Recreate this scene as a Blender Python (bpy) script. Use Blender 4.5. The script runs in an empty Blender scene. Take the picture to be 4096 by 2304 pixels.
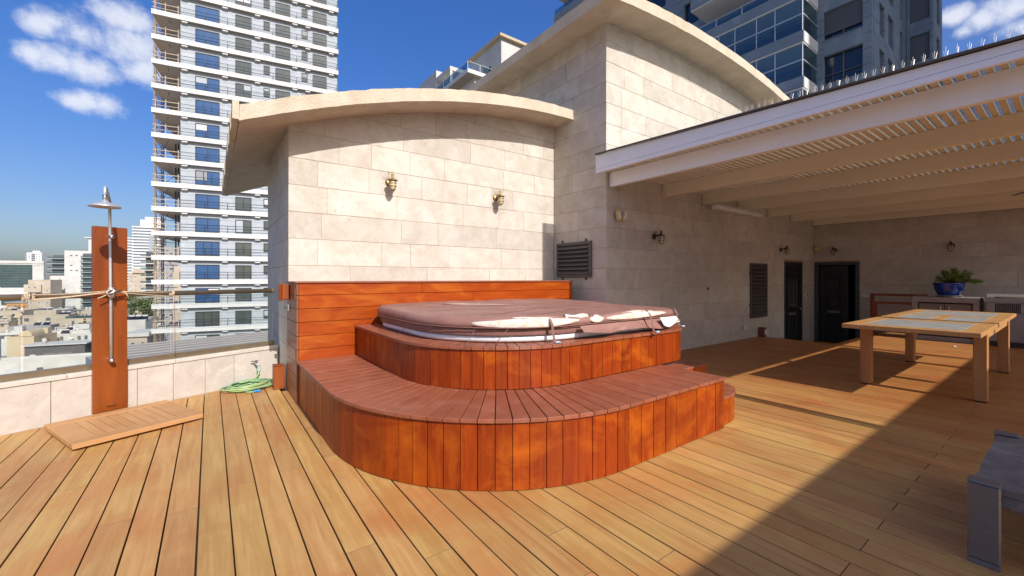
import bpy, bmesh, math, random
from mathutils import Vector, Matrix, noise as mnoise

R = random.Random(11)
rad = math.radians
sc = bpy.context.scene
COL = sc.collection

# ------------------------------------------------------------------ camera
cam_d = bpy.data.cameras.new("camera")
cam_d.sensor_width = 36.0
cam_d.lens = 36.0 * 1652.7 / 4096.0
cam_d.shift_y = -39.0 / 4096.0
cam_d.clip_start = 0.05
cam_d.clip_end = 20000.0
cam = bpy.data.objects.new("camera", cam_d)
COL.objects.link(cam)
cam.location = (0, 0, 1.25)
cam.rotation_euler = (rad(90), 0, rad(53.86 - 90))
sc.camera = cam

# ------------------------------------------------------------------ sky
SUN_EL = rad(37.0)
world = bpy.data.worlds.new("World")
sc.world = world
world.use_nodes = True
wn = world.node_tree.nodes
wl = world.node_tree.links
wn.clear()
w_out = wn.new("ShaderNodeOutputWorld")
w_bg = wn.new("ShaderNodeBackground")
w_bg.inputs["Strength"].default_value = 0.15
sky = wn.new("ShaderNodeTexSky")
sky.sky_type = 'NISHITA'
sky.sun_disc = False
sky.sun_elevation = SUN_EL
sky.sun_rotation = rad(180)
sky.altitude = 50
sky.air_density = 1.0
sky.dust_density = 3.4
sky.ozone_density = 4.5
w_hsv = wn.new("ShaderNodeHueSaturation")
w_hsv.inputs["Saturation"].default_value = 1.55
w_hsv.inputs["Hue"].default_value = 0.520
w_hsv.inputs["Value"].default_value = 1.25
w_gam = wn.new("ShaderNodeGamma")
w_gam.inputs["Gamma"].default_value = 0.72
wl.new(sky.outputs[0], w_gam.inputs["Color"])
wl.new(w_gam.outputs[0], w_hsv.inputs["Color"])
tcw = wn.new("ShaderNodeTexCoord")


def wmath(op, a, b=None, c=None):
    n = wn.new("ShaderNodeMath")
    n.operation = op
    for i, v in enumerate((a, b, c)):
        if v is None:
            continue
        if isinstance(v, (int, float)):
            n.inputs[i].default_value = v
        else:
            wl.new(v, n.inputs[i])
    return n.outputs[0]


def cloud_dir(az, el):
    return Vector((math.cos(rad(az)) * math.cos(rad(el)), math.sin(rad(az)) * math.cos(rad(el)), math.sin(rad(el))))


# scattered cumulus: soft patches round chosen directions of the sky, broken up by noise
cl_noise = wn.new("ShaderNodeTexNoise")
cl_noise.inputs["Scale"].default_value = 11.0
cl_noise.inputs["Detail"].default_value = 9.0
cl_noise.inputs["Roughness"].default_value = 0.66
wl.new(tcw.outputs["Generated"], cl_noise.inputs["Vector"])
total = None
CLOUDS = [  # azimuth from +X, elevation (degrees), angular size
    (100.1, 22.3, 0.045), (96.8, 24.6, 0.055), (96.0, 22.5, 0.07), (95.3, 20.7, 0.05), (100.1, 19.5, 0.05), (101.4, 19.4, 0.04),
    (99.4, 19.5, 0.045), (99.6, 16.6, 0.035), (98.4, 16.7, 0.035), (100.5, 16.5, 0.03), (102.0, 22.5, 0.03), (102.5, 22.1, 0.03),
    (103.3, 19.5, 0.025), (6.9, 23.3, 0.026), (5.1, 22.4, 0.03), (3.3, 22.6, 0.045), (2.9, 20.9, 0.035), (6.4, 21.9, 0.02),
    (-1.0, 17.6, 0.11), (-5.2, 12.2, 0.1), (110.9, 15.0, 0.1), (114.6, 16.4, 0.12), (118.2, 9.1, 0.1), (-11.2, 11.7, 0.12)]
for az, el, r in CLOUDS:
    d = cloud_dir(az, el)
    dist = wn.new("ShaderNodeVectorMath")
    dist.operation = 'DISTANCE'
    nrm = wn.new("ShaderNodeVectorMath")
    nrm.operation = 'NORMALIZE'
    wl.new(tcw.outputs["Generated"], nrm.inputs[0])
    sc_v = wn.new("ShaderNodeVectorMath")
    sc_v.operation = 'MULTIPLY'
    sc_v.inputs[1].default_value = (1, 1, 1.5)
    wl.new(nrm.outputs[0], sc_v.inputs[0])
    wl.new(sc_v.outputs[0], dist.inputs[0])
    dist.inputs[1].default_value = (d.x, d.y, d.z * 1.5)
    g = wmath('SUBTRACT', 1.0, wmath('DIVIDE', dist.outputs["Value"], r * 1.25))
    g = wmath('MAXIMUM', g, 0.0)
    total = g if total is None else wmath('MAXIMUM', total, g)
nz = wmath('MULTIPLY', wmath('SUBTRACT', cl_noise.outputs[0], 0.5), 3.0)
cl = wmath('ADD', wmath('MULTIPLY', total, 1.25), nz)
mr = wn.new("ShaderNodeMapRange")
mr.interpolation_type = 'SMOOTHSTEP'
mr.inputs[1].default_value = 0.18
mr.inputs[2].default_value = 1.25
wl.new(cl, mr.inputs[0])
has = wn.new("ShaderNodeMapRange")
has.inputs[1].default_value = 0.0
has.inputs[2].default_value = 0.25
wl.new(total, has.inputs[0])
cl_f = wmath('MULTIPLY', wmath('MULTIPLY', mr.outputs[0], has.outputs[0]), 0.76)
w_mix = wn.new("ShaderNodeMixRGB")
w_mix.inputs[2].default_value = (4.7, 4.8, 5.1, 1)
wl.new(cl_f, w_mix.inputs[0])
wl.new(w_hsv.outputs[0], w_mix.inputs[1])
wl.new(w_mix.outputs[0], w_bg.inputs["Color"])
wl.new(w_bg.outputs[0], w_out.inputs[0])

# ------------------------------------------------------------------ sun
sun_d = bpy.data.lights.new("sun", 'SUN')
sun_d.energy = 3.9
sun_d.angle = rad(0.53)
sun_d.color = (1.0, 0.955, 0.90)
sun = bpy.data.objects.new("sun", sun_d)
COL.objects.link(sun)
sun.rotation_euler = Vector((0, math.cos(SUN_EL), -math.sin(SUN_EL))).to_track_quat('-Z', 'Y').to_euler()
sun.location = (0, -30, 30)

vs = sc.view_settings
vs.view_transform = 'Standard'
vs.look = 'None'
vs.exposure = 0.45
vs.gamma = 1.0
vs.use_curve_mapping = False

# ================================================================== materials
MATS = {}


def pm(name, c1, c2=None, scale=4.0, stretch=(1, 1, 1), rnd=0.0, rough=0.6, metal=0.0, bump=0.0, bscale=60.0,
       c3=None, bsc=1.2, b0=0.5, b1=0.7, coords='O', pits=None, detail=6.0, spec=0.5, bstretch=None, coat=0.0, hue=0.0):
    m = bpy.data.materials.new(name)
    m.use_nodes = True
    nt = m.node_tree
    N, L = nt.nodes, nt.links
    bs = N["Principled BSDF"]
    bs.inputs["Roughness"].default_value = rough
    bs.inputs["Metallic"].default_value = metal
    bs.inputs["Specular IOR Level"].default_value = spec
    if coat:
        bs.inputs["Coat Weight"].default_value = coat
        bs.inputs["Coat Roughness"].default_value = 0.25
    oi = N.new("ShaderNodeObjectInfo")
    if coords == 'O':
        tc = N.new("ShaderNodeTexCoord").outputs["Object"]
        mul = N.new("ShaderNodeMath"); mul.operation = 'MULTIPLY'; mul.inputs[1].default_value = 57.0
        L.new(oi.outputs["Random"], mul.inputs[0])
        add = N.new("ShaderNodeVectorMath"); add.operation = 'ADD'
        L.new(tc, add.inputs[0]); L.new(mul.outputs[0], add.inputs[1])
        vec = add.outputs[0]
    else:
        vec = N.new("ShaderNodeNewGeometry").outputs["Position"]
    mp = N.new("ShaderNodeMapping"); mp.inputs["Scale"].default_value = stretch
    L.new(vec, mp.inputs[0])

    def nz(sc_, v, det=detail, ro=0.6, dist=0.0):
        n = N.new("ShaderNodeTexNoise")
        n.inputs["Scale"].default_value = sc_
        n.inputs["Detail"].default_value = det
        n.inputs["Roughness"].default_value = ro
        n.inputs["Distortion"].default_value = dist
        L.new(v, n.inputs["Vector"])
        return n.outputs[0]

    def ramp(f, a, b):
        r = N.new("ShaderNodeMapRange")
        r.inputs[1].default_value = a; r.inputs[2].default_value = b
        L.new(f, r.inputs[0])
        return r.outputs[0]

    def mix(f, a, b):
        x = N.new("ShaderNodeMixRGB")
        for i, v in ((0, f), (1, a), (2, b)):
            if isinstance(v, tuple):
                x.inputs[i].default_value = v + (1,) if len(v) == 3 else v
            elif isinstance(v, (int, float)):
                x.inputs[i].default_value = v
            else:
                L.new(v, x.inputs[i])
        return x.outputs[0]
    col = tuple(c1)
    if c2 is not None:
        col = mix(ramp(nz(scale, mp.outputs[0], dist=0.6), 0.33, 0.67), tuple(c1), tuple(c2))
    if c3 is not None:
        gp = N.new("ShaderNodeNewGeometry").outputs["Position"]
        if bstretch:
            m2 = N.new("ShaderNodeMapping"); m2.inputs["Scale"].default_value = bstretch
            L.new(gp, m2.inputs[0]); gp = m2.outputs[0]
        f = ramp(nz(bsc, gp, 5.0, 0.62, 0.8), b0, b1)
        col = mix(f, col, tuple(c3))
    if pits is not None:
        f = ramp(nz(pits[0], mp.outputs[0], 3.0, 0.6, 1.5), pits[1], pits[1] + 0.05)
        col = mix(f, col, tuple(pits[2]))
    if rnd or hue:
        h = N.new("ShaderNodeHueSaturation")
        r = N.new("ShaderNodeMapRange")
        r.inputs[3].default_value = 1 - rnd / 2; r.inputs[4].default_value = 1 + rnd / 2
        L.new(oi.outputs["Random"], r.inputs[0])
        L.new(r.outputs[0], h.inputs["Value"])
        if hue:
            fr = N.new("ShaderNodeMath"); fr.operation = 'MULTIPLY'; fr.inputs[1].default_value = 7.31
            fm = N.new("ShaderNodeMath"); fm.operation = 'FRACT'
            L.new(oi.outputs["Random"], fr.inputs[0]); L.new(fr.outputs[0], fm.inputs[0])
            r2 = N.new("ShaderNodeMapRange")
            r2.inputs[3].default_value = 0.5 - hue; r2.inputs[4].default_value = 0.5 + hue
            L.new(fm.outputs[0], r2.inputs[0]); L.new(r2.outputs[0], h.inputs["Hue"])
        if isinstance(col, tuple):
            h.inputs["Color"].default_value = col + (1,)
        else:
            L.new(col, h.inputs["Color"])
        col = h.outputs[0]
    if isinstance(col, tuple):
        bs.inputs["Base Color"].default_value = col + (1,)
    else:
        L.new(col, bs.inputs["Base Color"])
    if bump:
        b = N.new("ShaderNodeBump")
        b.inputs["Strength"].default_value = min(1.0, bump)
        b.inputs["Distance"].default_value = 0.012
        L.new(nz(bscale, mp.outputs[0], 8.0, 0.65), b.inputs["Height"])
        L.new(b.outputs[0], bs.inputs["Normal"])
    MATS[name] = m
    return m


def glass(name, tint, refl=0.10, alpha_col=None):
    m = bpy.data.materials.new(name)
    m.use_nodes = True
    N, L = m.node_tree.nodes, m.node_tree.links
    N.clear()
    o = N.new("ShaderNodeOutputMaterial")
    t = N.new("ShaderNodeBsdfTransparent"); t.inputs[0].default_value = tint + (1,)
    g = N.new("ShaderNodeBsdfGlossy"); g.inputs["Roughness"].default_value = 0.03
    lw = N.new("ShaderNodeLayerWeight"); lw.inputs[0].default_value = 0.25
    mr_ = N.new("ShaderNodeMapRange"); mr_.inputs[3].default_value = refl; mr_.inputs[4].default_value = 0.75 if refl < .11 else 0.4
    L.new(lw.outputs["Fresnel"], mr_.inputs[0])
    x = N.new("ShaderNodeMixShader")
    L.new(mr_.outputs[0], x.inputs[0]); L.new(t.outputs[0], x.inputs[1]); L.new(g.outputs[0], x.inputs[2])
    L.new(x.outputs[0], o.inputs[0])
    MATS[name] = m
    return m


pm("deck_wood", (.52, .315, .105), (.40, .21, .062), scale=26, stretch=(1, .07, 1), rnd=.20, rough=.5, bump=.25, bscale=90,
   c3=(.42, .165, .045), bsc=1.5, b0=.46, b1=.76, hue=.006, pits=(55, .74, (.16, .08, .035)))
pm("end_grain", (.20, .11, .05), rough=.9)
pm("tray_wood", (.50, .27, .11), (.42, .21, .08), scale=20, stretch=(.15, .15, 1), rnd=.1, rough=.55, bump=.15, bscale=60)
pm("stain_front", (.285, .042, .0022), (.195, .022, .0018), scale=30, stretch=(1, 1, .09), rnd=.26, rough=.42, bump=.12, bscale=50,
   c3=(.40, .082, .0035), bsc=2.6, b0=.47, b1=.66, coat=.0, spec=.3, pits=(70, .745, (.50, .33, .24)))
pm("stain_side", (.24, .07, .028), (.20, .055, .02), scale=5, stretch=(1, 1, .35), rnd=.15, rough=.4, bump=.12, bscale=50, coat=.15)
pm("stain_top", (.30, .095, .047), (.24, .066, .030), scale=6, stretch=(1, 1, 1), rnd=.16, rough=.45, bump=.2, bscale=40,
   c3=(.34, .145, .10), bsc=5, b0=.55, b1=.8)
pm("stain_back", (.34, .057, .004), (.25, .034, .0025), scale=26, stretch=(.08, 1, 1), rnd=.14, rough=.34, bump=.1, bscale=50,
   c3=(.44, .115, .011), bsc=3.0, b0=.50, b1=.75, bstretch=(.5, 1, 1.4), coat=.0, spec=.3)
pm("post_wood", (.27, .062, .006), (.17, .033, .004), scale=9, stretch=(1, 1, .12), rnd=.1, rough=.38, bump=.12, bscale=50, coat=.2)
pm("stone", (.53, .482, .412), (.45, .397, .325), scale=5.5, rnd=.17, rough=.75, bump=.22, bscale=26,
   c3=(.575, .535, .47), bsc=3.0, b0=.45, b1=.75, pits=(26, .63, (.41, .335, .255)), hue=.005)
pm("parapet_stone", (.51, .46, .405), (.45, .395, .34), scale=7, rnd=.10, rough=.75, bump=.3, bscale=30,
   c3=(.56, .50, .435), bsc=5.0, pits=(34, .66, (.40, .28, .18)))
pm("coping_stone", (.56, .52, .46), (.49, .44, .375), scale=9, rnd=.06, rough=.7, bump=.2, bscale=30)
pm("mortar", (.44, .32, .21), (.38, .27, .17), scale=9, rough=.9, coords='P')
pm("stucco", (.60, .515, .395), (.52, .435, .325), scale=3.0, rough=.92, bump=1.0, bscale=34, c3=(.44, .36, .26), bsc=1.4, b0=.48, b1=.8, bstretch=(1.6, 1, .5), coords='P')
pm("wall_render", (.76, .72, .66), (.72, .68, .62), scale=3, rough=.9, bump=.4, bscale=40, coords='P')
pm("dark_void", (.03, .027, .025), rough=.9)  # near-black: shade of unlit interiors put into the colour
pm("sub_deck", (.03, .02, .014), rough=.95)
pm("white_paint", (.83, .85, .88), (.79, .81, .84), scale=3, rough=.45, rnd=.03, bump=.04, bscale=20)
pm("cream_paint", (.76, .67, .49), (.70, .61, .43), scale=2, stretch=(1, .3, 1), rough=.55, rnd=.05, bump=.05, bscale=20)
pm("slat_paint", (.66, .575, .44), (.58, .495, .365), scale=2, stretch=(.3, 1, 1), rough=.6, rnd=.08)
pm("steel", (.56, .58, .60), (.48, .50, .52), scale=12, rough=.42, metal=.55)
pm("chrome", (.66, .67, .68), rough=.2, metal=1.0)
pm("bronze_rail", (.32, .25, .165), (.27, .21, .14), scale=8, rough=.36, metal=.7)
pm("brass", (.36, .25, .11), (.29, .19, .08), scale=16, rough=.42, metal=.9)
pm("dark_bronze", (.10, .075, .05), (.075, .055, .037), scale=16, rough=.45, metal=.8)
pm("lamp_glass", (.62, .52, .33), (.55, .45, .27), scale=5, rough=.25)
pm("iron_grey", (.085, .078, .072), (.07, .063, .058), scale=10, rough=.5, rnd=.1)
pm("door_black", (.014, .015, .018), (.02, .021, .024), scale=5, rough=.28)
pm("door_frame", (.055, .062, .075), (.045, .05, .06), scale=5, rough=.45)
pm("spa_shell", (.78, .78, .80), (.72, .72, .74), scale=5, rough=.3)
pm("vinyl", (.285, .14, .11), (.235, .11, .085), scale=5, rough=.55, bump=.25, bscale=70, c3=(.34, .185, .15), bsc=3, b0=.45, b1=.8)
pm("vinyl_edge", (.24, .115, .095), (.19, .09, .07), scale=7, rough=.6, bump=.2, bscale=60)
pm("foam", (.64, .62, .56), (.56, .52, .43), scale=9, rough=.85, bump=.5, bscale=30, c3=(.46, .37, .22), bsc=9, b0=.5, b1=.72)
pm("strap", (.20, .10, .08), rough=.7)
pm("buckle", (.38, .45, .52), rough=.4)
pm("hose_green", (.20, .38, .22), (.15, .33, .22), scale=14, rough=.38)
pm("hose_stripe", (.36, .42, .10), rough=.38)
pm("fitting_green", (.26, .40, .30), rough=.45)
pm("fitting_blue", (.015, .22, .52), rough=.35)
pm("rope", (.60, .47, .34), (.45, .33, .22), scale=60, rough=.9, bump=.5, bscale=200)
pm("teak", (.47, .255, .09), (.37, .185, .06), scale=14, stretch=(.12, 1, 1), rnd=.06, rough=.5, bump=.1, bscale=60)
pm("teak_leg", (.42, .20, .065), (.36, .16, .045), scale=14, stretch=(1, 1, .12), rnd=.06, rough=.5, bump=.1, bscale=60)
pm("table_stone", (.30, .30, .285), (.23, .235, .23), scale=8, rough=.5, bump=.15, bscale=30, c3=(.36, .36, .33), bsc=6)
pm("slate", (.20, .185, .165), (.10, .092, .082), scale=5, rough=.5, bump=.6, bscale=14, c3=(.26, .24, .215), bsc=6, b0=.5, b1=.7)
pm("brushed", (.21, .185, .16), (.175, .15, .13), scale=12, stretch=(1, 1, 8), rough=.45, metal=.45)
pm("cabinet", (.30, .265, .25), (.26, .23, .215), scale=6, rough=.55)
pm("cabinet_door", (.20, .17, .155), (.17, .145, .13), scale=6, rough=.5)
pm("grill_steel", (.34, .32, .31), (.29, .27, .26), scale=6, rough=.4, metal=.5)
pm("grill_dark", (.04, .038, .038), rough=.5)
pm("pot_blue", (.006, .045, .33), (.004, .025, .22), scale=9, rough=.12, coat=.6)
pm("saucer", (.55, .50, .42), rough=.5)
pm("needle", (.20, .32, .03), (.09, .18, .015), scale=12, rnd=.3, rough=.6, coords='P')
pm("bark", (.12, .08, .05), (.08, .05, .03), scale=20, rough=.9, bump=.5)
pm("plastic_white", (.72, .71, .68), (.66, .65, .62), scale=5, rough=.45)
pm("plastic_yellow", (.66, .50, .20), (.58, .42, .16), scale=9, rough=.45)
pm("cable_white", (.70, .68, .58), rough=.5)
pm("wire", (.50, .48, .45), rough=.3, metal=.9)
pm("fan_black", (.02, .018, .016), rough=.5)
# city
pm("tower_stone", (.41, .44, .475), (.36, .39, .425), scale=.55, stretch=(1, 1, 2.4), rough=.8, coords='P', c3=(.45, .475, .505), bsc=.8)
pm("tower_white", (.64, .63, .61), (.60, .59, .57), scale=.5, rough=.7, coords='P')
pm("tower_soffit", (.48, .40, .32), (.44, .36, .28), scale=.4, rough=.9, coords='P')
pm("win_blue", (.012, .06, .17), (.02, .085, .23), scale=.35, rough=.06, coords='P', spec=.9)
pm("win_grey", (.05, .062, .06), (.08, .095, .09), scale=.5, rough=.07, coords='P', spec=.8)
pm("win_frame", (.03, .033, .036), rough=.5)
pm("rail_metal", (.025, .04, .06), rough=.5)
pm("timber", (.45, .37, .28), (.38, .30, .22), scale=3, rough=.85)
pm("mast_steel", (.34, .27, .20), (.26, .2, .14), scale=3, rough=.7)
pm("concrete_blue", (.18, .23, .275), (.15, .195, .24), scale=.6, rough=.85, coords='P', c3=(.24, .285, .325), bsc=.5)
pm("shutter", (.10, .105, .115), (.085, .09, .10), scale=3, rough=.5, rnd=.1)
pm("dark_window", (.008, .016, .032), (.012, .026, .05), scale=.4, rough=.06, coords='P', spec=.7)
pm("city_white", (.54, .525, .49), (.46, .445, .41), scale=.3, rough=.85, coords='P', c3=(.58, .57, .545), bsc=.12)
pm("city_cream", (.52, .42, .28), (.46, .36, .24), scale=.3, rough=.85, coords='P')
pm("city_beige", (.44, .37, .29), (.38, .315, .245), scale=.35, rough=.85, coords='P', c3=(.49, .425, .345), bsc=.2)
pm("city_grey", (.30, .30, .31), (.25, .25, .26), scale=.4, rough=.85, coords='P')
pm("city_dark", (.12, .12, .12), (.09, .09, .092), scale=.5, rough=.85, coords='P')
pm("city_bluegrey", (.30, .34, .38), (.26, .30, .34), scale=.4, rough=.85, coords='P')
pm("city_orange", (.50, .26, .10), (.44, .22, .08), scale=.4, rough=.85, coords='P')
pm("city_glass", (.035, .065, .07), (.055, .095, .095), scale=.25, rough=.1, coords='P', spec=.8)
pm("city_window", (.07, .085, .10), (.11, .125, .14), scale=.3, rough=.2, coords='P')
pm("city_shutter", (.60, .60, .60), (.5, .5, .5), scale=.5, rough=.6, rnd=.2)
pm("solar", (.015, .02, .035), rough=.15)
pm("metal_roof", (.26, .27, .29), (.21, .22, .24), scale=.5, rough=.5, metal=.3, coords='P')
pm("roof_rib", (.40, .36, .34), rough=.5, metal=.3)
pm("ground_mix", (.30, .26, .21), (.20, .18, .15), scale=.02, rough=.95, coords='P', c3=(.14, .15, .09), bsc=.012)
pm("asphalt", (.055, .055, .056), (.045, .045, .046), scale=.5, rough=.9, coords='P')
pm("leaf_dark", (.035, .07, .018), (.06, .10, .03), scale=.7, rough=.7, coords='P')
pm("leaf_mid", (.07, .11, .03), (.10, .14, .045), scale=.7, rough=.7, coords='P')
pm("car_red", (.45, .02, .015), rough=.25, coat=.5)
pm("tyre", (.015, .015, .015), rough=.8)
glass("clear_glass", (.93, .96, .95), .05)
glass("roof_glass", (.88, .90, .88), .06)
glass("balcony_glass", (.60, .72, .74), .11)
glass("screen_glass", (.70, .80, .82), .11)
MT = MATS

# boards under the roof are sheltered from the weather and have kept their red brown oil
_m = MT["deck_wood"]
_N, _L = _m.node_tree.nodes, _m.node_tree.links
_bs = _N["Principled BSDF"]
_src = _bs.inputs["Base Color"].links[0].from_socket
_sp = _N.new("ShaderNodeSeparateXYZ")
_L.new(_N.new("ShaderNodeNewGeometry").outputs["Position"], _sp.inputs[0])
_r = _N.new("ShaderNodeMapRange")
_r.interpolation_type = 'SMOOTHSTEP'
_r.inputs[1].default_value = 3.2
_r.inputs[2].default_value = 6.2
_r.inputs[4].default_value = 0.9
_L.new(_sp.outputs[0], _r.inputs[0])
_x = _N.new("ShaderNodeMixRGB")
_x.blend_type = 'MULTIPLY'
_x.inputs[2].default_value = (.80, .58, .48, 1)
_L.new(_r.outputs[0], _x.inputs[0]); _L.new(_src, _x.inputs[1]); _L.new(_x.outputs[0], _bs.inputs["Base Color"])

# ================================================================== mesh helpers
def link(o, parent=None):
    COL.objects.link(o)
    if parent is not None:
        o.parent = parent
    return o


def setmat(me, mat):
    for x in (mat if isinstance(mat, (list, tuple)) else [mat]):
        me.materials.append(MT[x])


def mk_mesh(name, verts, faces, mat, smooth=False, fix=True, fmats=None):
    me = bpy.data.meshes.new(name)
    me.from_pydata([tuple(v) for v in verts], [], faces)
    setmat(me, mat)
    if fmats:
        me.polygons.foreach_set('material_index', fmats)
    if fix:
        bm = bmesh.new(); bm.from_mesh(me)
        bmesh.ops.recalc_face_normals(bm, faces=bm.faces)
        bm.to_mesh(me); bm.free()
    if smooth:
        me.polygons.foreach_set('use_smooth', [True] * len(me.polygons))
    me.update()
    return me


def ob(name, me, parent=None, loc=(0, 0, 0), rot=(0, 0, 0)):
    o = bpy.data.objects.new(name, me)
    o.location = loc
    o.rotation_euler = rot
    return link(o, parent)


def tag(o, label, cat, group=None, kind=None):
    if label: o['label'] = label
    if cat: o['category'] = cat
    if group: o['group'] = group
    if kind: o['kind'] = kind
    return o


def thing(name, label, cat, loc=(0, 0, 0), rotz=0.0, group=None):
    o = bpy.data.objects.new(name, None)
    o.empty_display_size = 0.1
    o.location = loc
    o.rotation_euler = (0, 0, rotz)
    link(o)
    return tag(o, label, cat, group)


def copy_tree(o, parent=None):
    c = o.copy()
    COL.objects.link(c)
    c.parent = parent
    for ch in list(o.children):
        copy_tree(ch, c)
    return c


class MB:
    """collects shapes into one mesh"""
    def __init__(self):
        self.v = []; self.f = []; self.m = []

    def add(self, verts, faces, mi=0):
        n = len(self.v)
        self.v += [tuple(p) for p in verts]
        self.f += [tuple(i + n for i in f) for f in faces]
        self.m += [mi] * len(faces)
        return self

    def box(self, x0, x1, y0, y1, z0, z1, mi=0):
        v = [(x, y, z) for z in (z0, z1) for y in (y0, y1) for x in (x0, x1)]
        f = [(0, 2, 3, 1), (4, 5, 7, 6), (0, 1, 5, 4), (2, 6, 7, 3), (0, 4, 6, 2), (1, 3, 7, 5)]
        return self.add(v, f, mi)

    def tube(self, pts, r, n=8, mi=0, caps=True):
        pts = [Vector(p) for p in pts]
        rings = []
        rr = r if isinstance(r, (list, tuple)) else [r] * len(pts)
        prev = None
        for i, p in enumerate(pts):
            d = (pts[min(i + 1, len(pts) - 1)] - pts[max(i - 1, 0)])
            d = d.normalized() if d.length > 1e-9 else Vector((0, 0, 1))
            a = Vector((0, 0, 1)) if abs(d.z) < .9 else Vector((1, 0, 0))
            if prev is not None:
                a = prev
            b = d.cross(a)
            if b.length < 1e-6:
                b = d.orthogonal()
            b.normalize()
            a2 = b.cross(d).normalized()
            prev = a2
            rings.append([p + (a2 * math.cos(t) + b * math.sin(t)) * rr[i] for t in [2 * math.pi * k / n for k in range(n)]])
        v = [q for ring in rings for q in ring]
        f = []
        for i in range(len(pts) - 1):
            for k in range(n):
                k2 = (k + 1) % n
                f.append((i * n + k, i * n + k2, (i + 1) * n + k2, (i + 1) * n + k))
        if caps:
            f.append(tuple(range(n - 1, -1, -1)))
            f.append(tuple((len(pts) - 1) * n + k for k in range(n)))
        return self.add(v, f, mi)

    def lathe(self, prof, n=24, axis='Z', org=(0, 0, 0), mi=0):
        v = []; f = []
        for r, h in prof:
            for k in range(n):
                t = 2 * math.pi * k / n
                a, b = r * math.cos(t), r * math.sin(t)
                p = {'Z': (a, b, h), 'Y': (a, h, b), 'X': (h, a, b)}[axis]
                v.append((p[0] + org[0], p[1] + org[1], p[2] + org[2]))
        for i in range(len(prof) - 1):
            for k in range(n):
                k2 = (k + 1) % n
                f.append((i * n + k, i * n + k2, (i + 1) * n + k2, (i + 1) * n + k))
        f.append(tuple(range(n - 1, -1, -1)))
        f.append(tuple((len(prof) - 1) * n + k for k in range(n)))
        return self.add(v, f, mi)

    def prism(self, poly, z0, z1, mi=0):
        n = len(poly)
        v = [(x, y, z0) for x, y in poly] + [(x, y, z1) for x, y in poly]
        f = [tuple(range(n - 1, -1, -1)), tuple(range(n, 2 * n))] + [(i, (i + 1) % n, n + (i + 1) % n, n + i) for i in range(n)]
        return self.add(v, f, mi)

    def build(self, name, mat, parent=None, loc=(0, 0, 0), rot=(0, 0, 0), smooth=False, fix=True):
        me = mk_mesh(name, self.v, self.f, mat, smooth, fix, self.m if isinstance(mat, (list, tuple)) else None)
        return ob(name, me, parent, loc, rot)

    def mesh(self, name, mat, smooth=False, fix=True):
        return mk_mesh(name, self.v, self.f, mat, smooth, fix, self.m if isinstance(mat, (list, tuple)) else None)


_cb = {}


def cbox_mesh(sx, sy, sz, c, mat):
    key = (round(sx, 3), round(sy, 3), round(sz, 3), round(c, 4), mat)
    if key in _cb:
        return _cb[key]
    hx, hy, hz = sx / 2, sy / 2, sz / 2
    v = []
    S = [(a, b, d) for d in (-1, 1) for b in (-1, 1) for a in (-1, 1)]
    for a, b, d in S:
        v += [(a * hx, b * (hy - c), d * (hz - c)), (a * (hx - c), b * hy, d * (hz - c)), (a * (hx - c), b * (hy - c), d * hz)]
    ix = lambda a, b, d, ax: (((d + 1) // 2) * 4 + ((b + 1) // 2) * 2 + (a + 1) // 2) * 3 + ax
    f = []
    for s in (-1, 1):
        f.append([ix(s, -1, -1, 0), ix(s, 1, -1, 0), ix(s, 1, 1, 0), ix(s, -1, 1, 0)])
        f.append([ix(-1, s, -1, 1), ix(1, s, -1, 1), ix(1, s, 1, 1), ix(-1, s, 1, 1)])
        f.append([ix(-1, -1, s, 2), ix(1, -1, s, 2), ix(1, 1, s, 2), ix(-1, 1, s, 2)])
        for t in (-1, 1):
            f.append([ix(-1, s, t, 1), ix(1, s, t, 1), ix(1, s, t, 2), ix(-1, s, t, 2)])
            f.append([ix(s, -1, t, 0), ix(s, 1, t, 0), ix(s, 1, t, 2), ix(s, -1, t, 2)])
            f.append([ix(s, t, -1, 0), ix(s, t, 1, 0), ix(s, t, 1, 1), ix(s, t, -1, 1)])
    for a, b, d in S:
        f.append([ix(a, b, d, 0), ix(a, b, d, 1), ix(a, b, d, 2)])
    vv = [Vector(p) for p in v]
    g = []
    for q in f:
        n_ = (vv[q[1]] - vv[q[0]]).cross(vv[q[2]] - vv[q[0]])
        ctr = sum((vv[i] for i in q), Vector()) / len(q)
        g.append(tuple(q) if n_.dot(ctr) > 0 else tuple(reversed(q)))
    me = mk_mesh("box", v, g, mat, fix=False)
    _cb[key] = me
    return me


def cb(name, x0, x1, y0, y1, z0, z1, mat, parent=None, c=.003, rot=(0, 0, 0)):
    """bevelled box given by its extents, its object at the box centre"""
    me = cbox_mesh(abs(x1 - x0), abs(y1 - y0), abs(z1 - z0), c, mat)
    return ob(name, me, parent, ((x0 + x1) / 2, (y0 + y1) / 2, (z0 + z1) / 2), rot)


def inset(poly, d):
    """shrink a convex counter-clockwise polygon by d"""
    n = len(poly)
    out = []
    for i in range(n):
        p0, p1, p2 = (Vector(poly[(i - 1) % n]), Vector(poly[i]), Vector(poly[(i + 1) % n]))
        e1 = (p1 - p0).normalized(); e2 = (p2 - p1).normalized()
        n1 = Vector((-e1.y, e1.x)); n2 = Vector((-e2.y, e2.x))
        k = 1 + n1.dot(n2)
        out.append(tuple(p1 + (n1 + n2) * (d / max(k, .3))))
    return out


def ccw(poly):
    a = sum(poly[i][0] * poly[(i + 1) % len(poly)][1] - poly[(i + 1) % len(poly)][0] * poly[i][1] for i in range(len(poly)))
    return list(poly) if a > 0 else list(reversed(poly))


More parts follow.
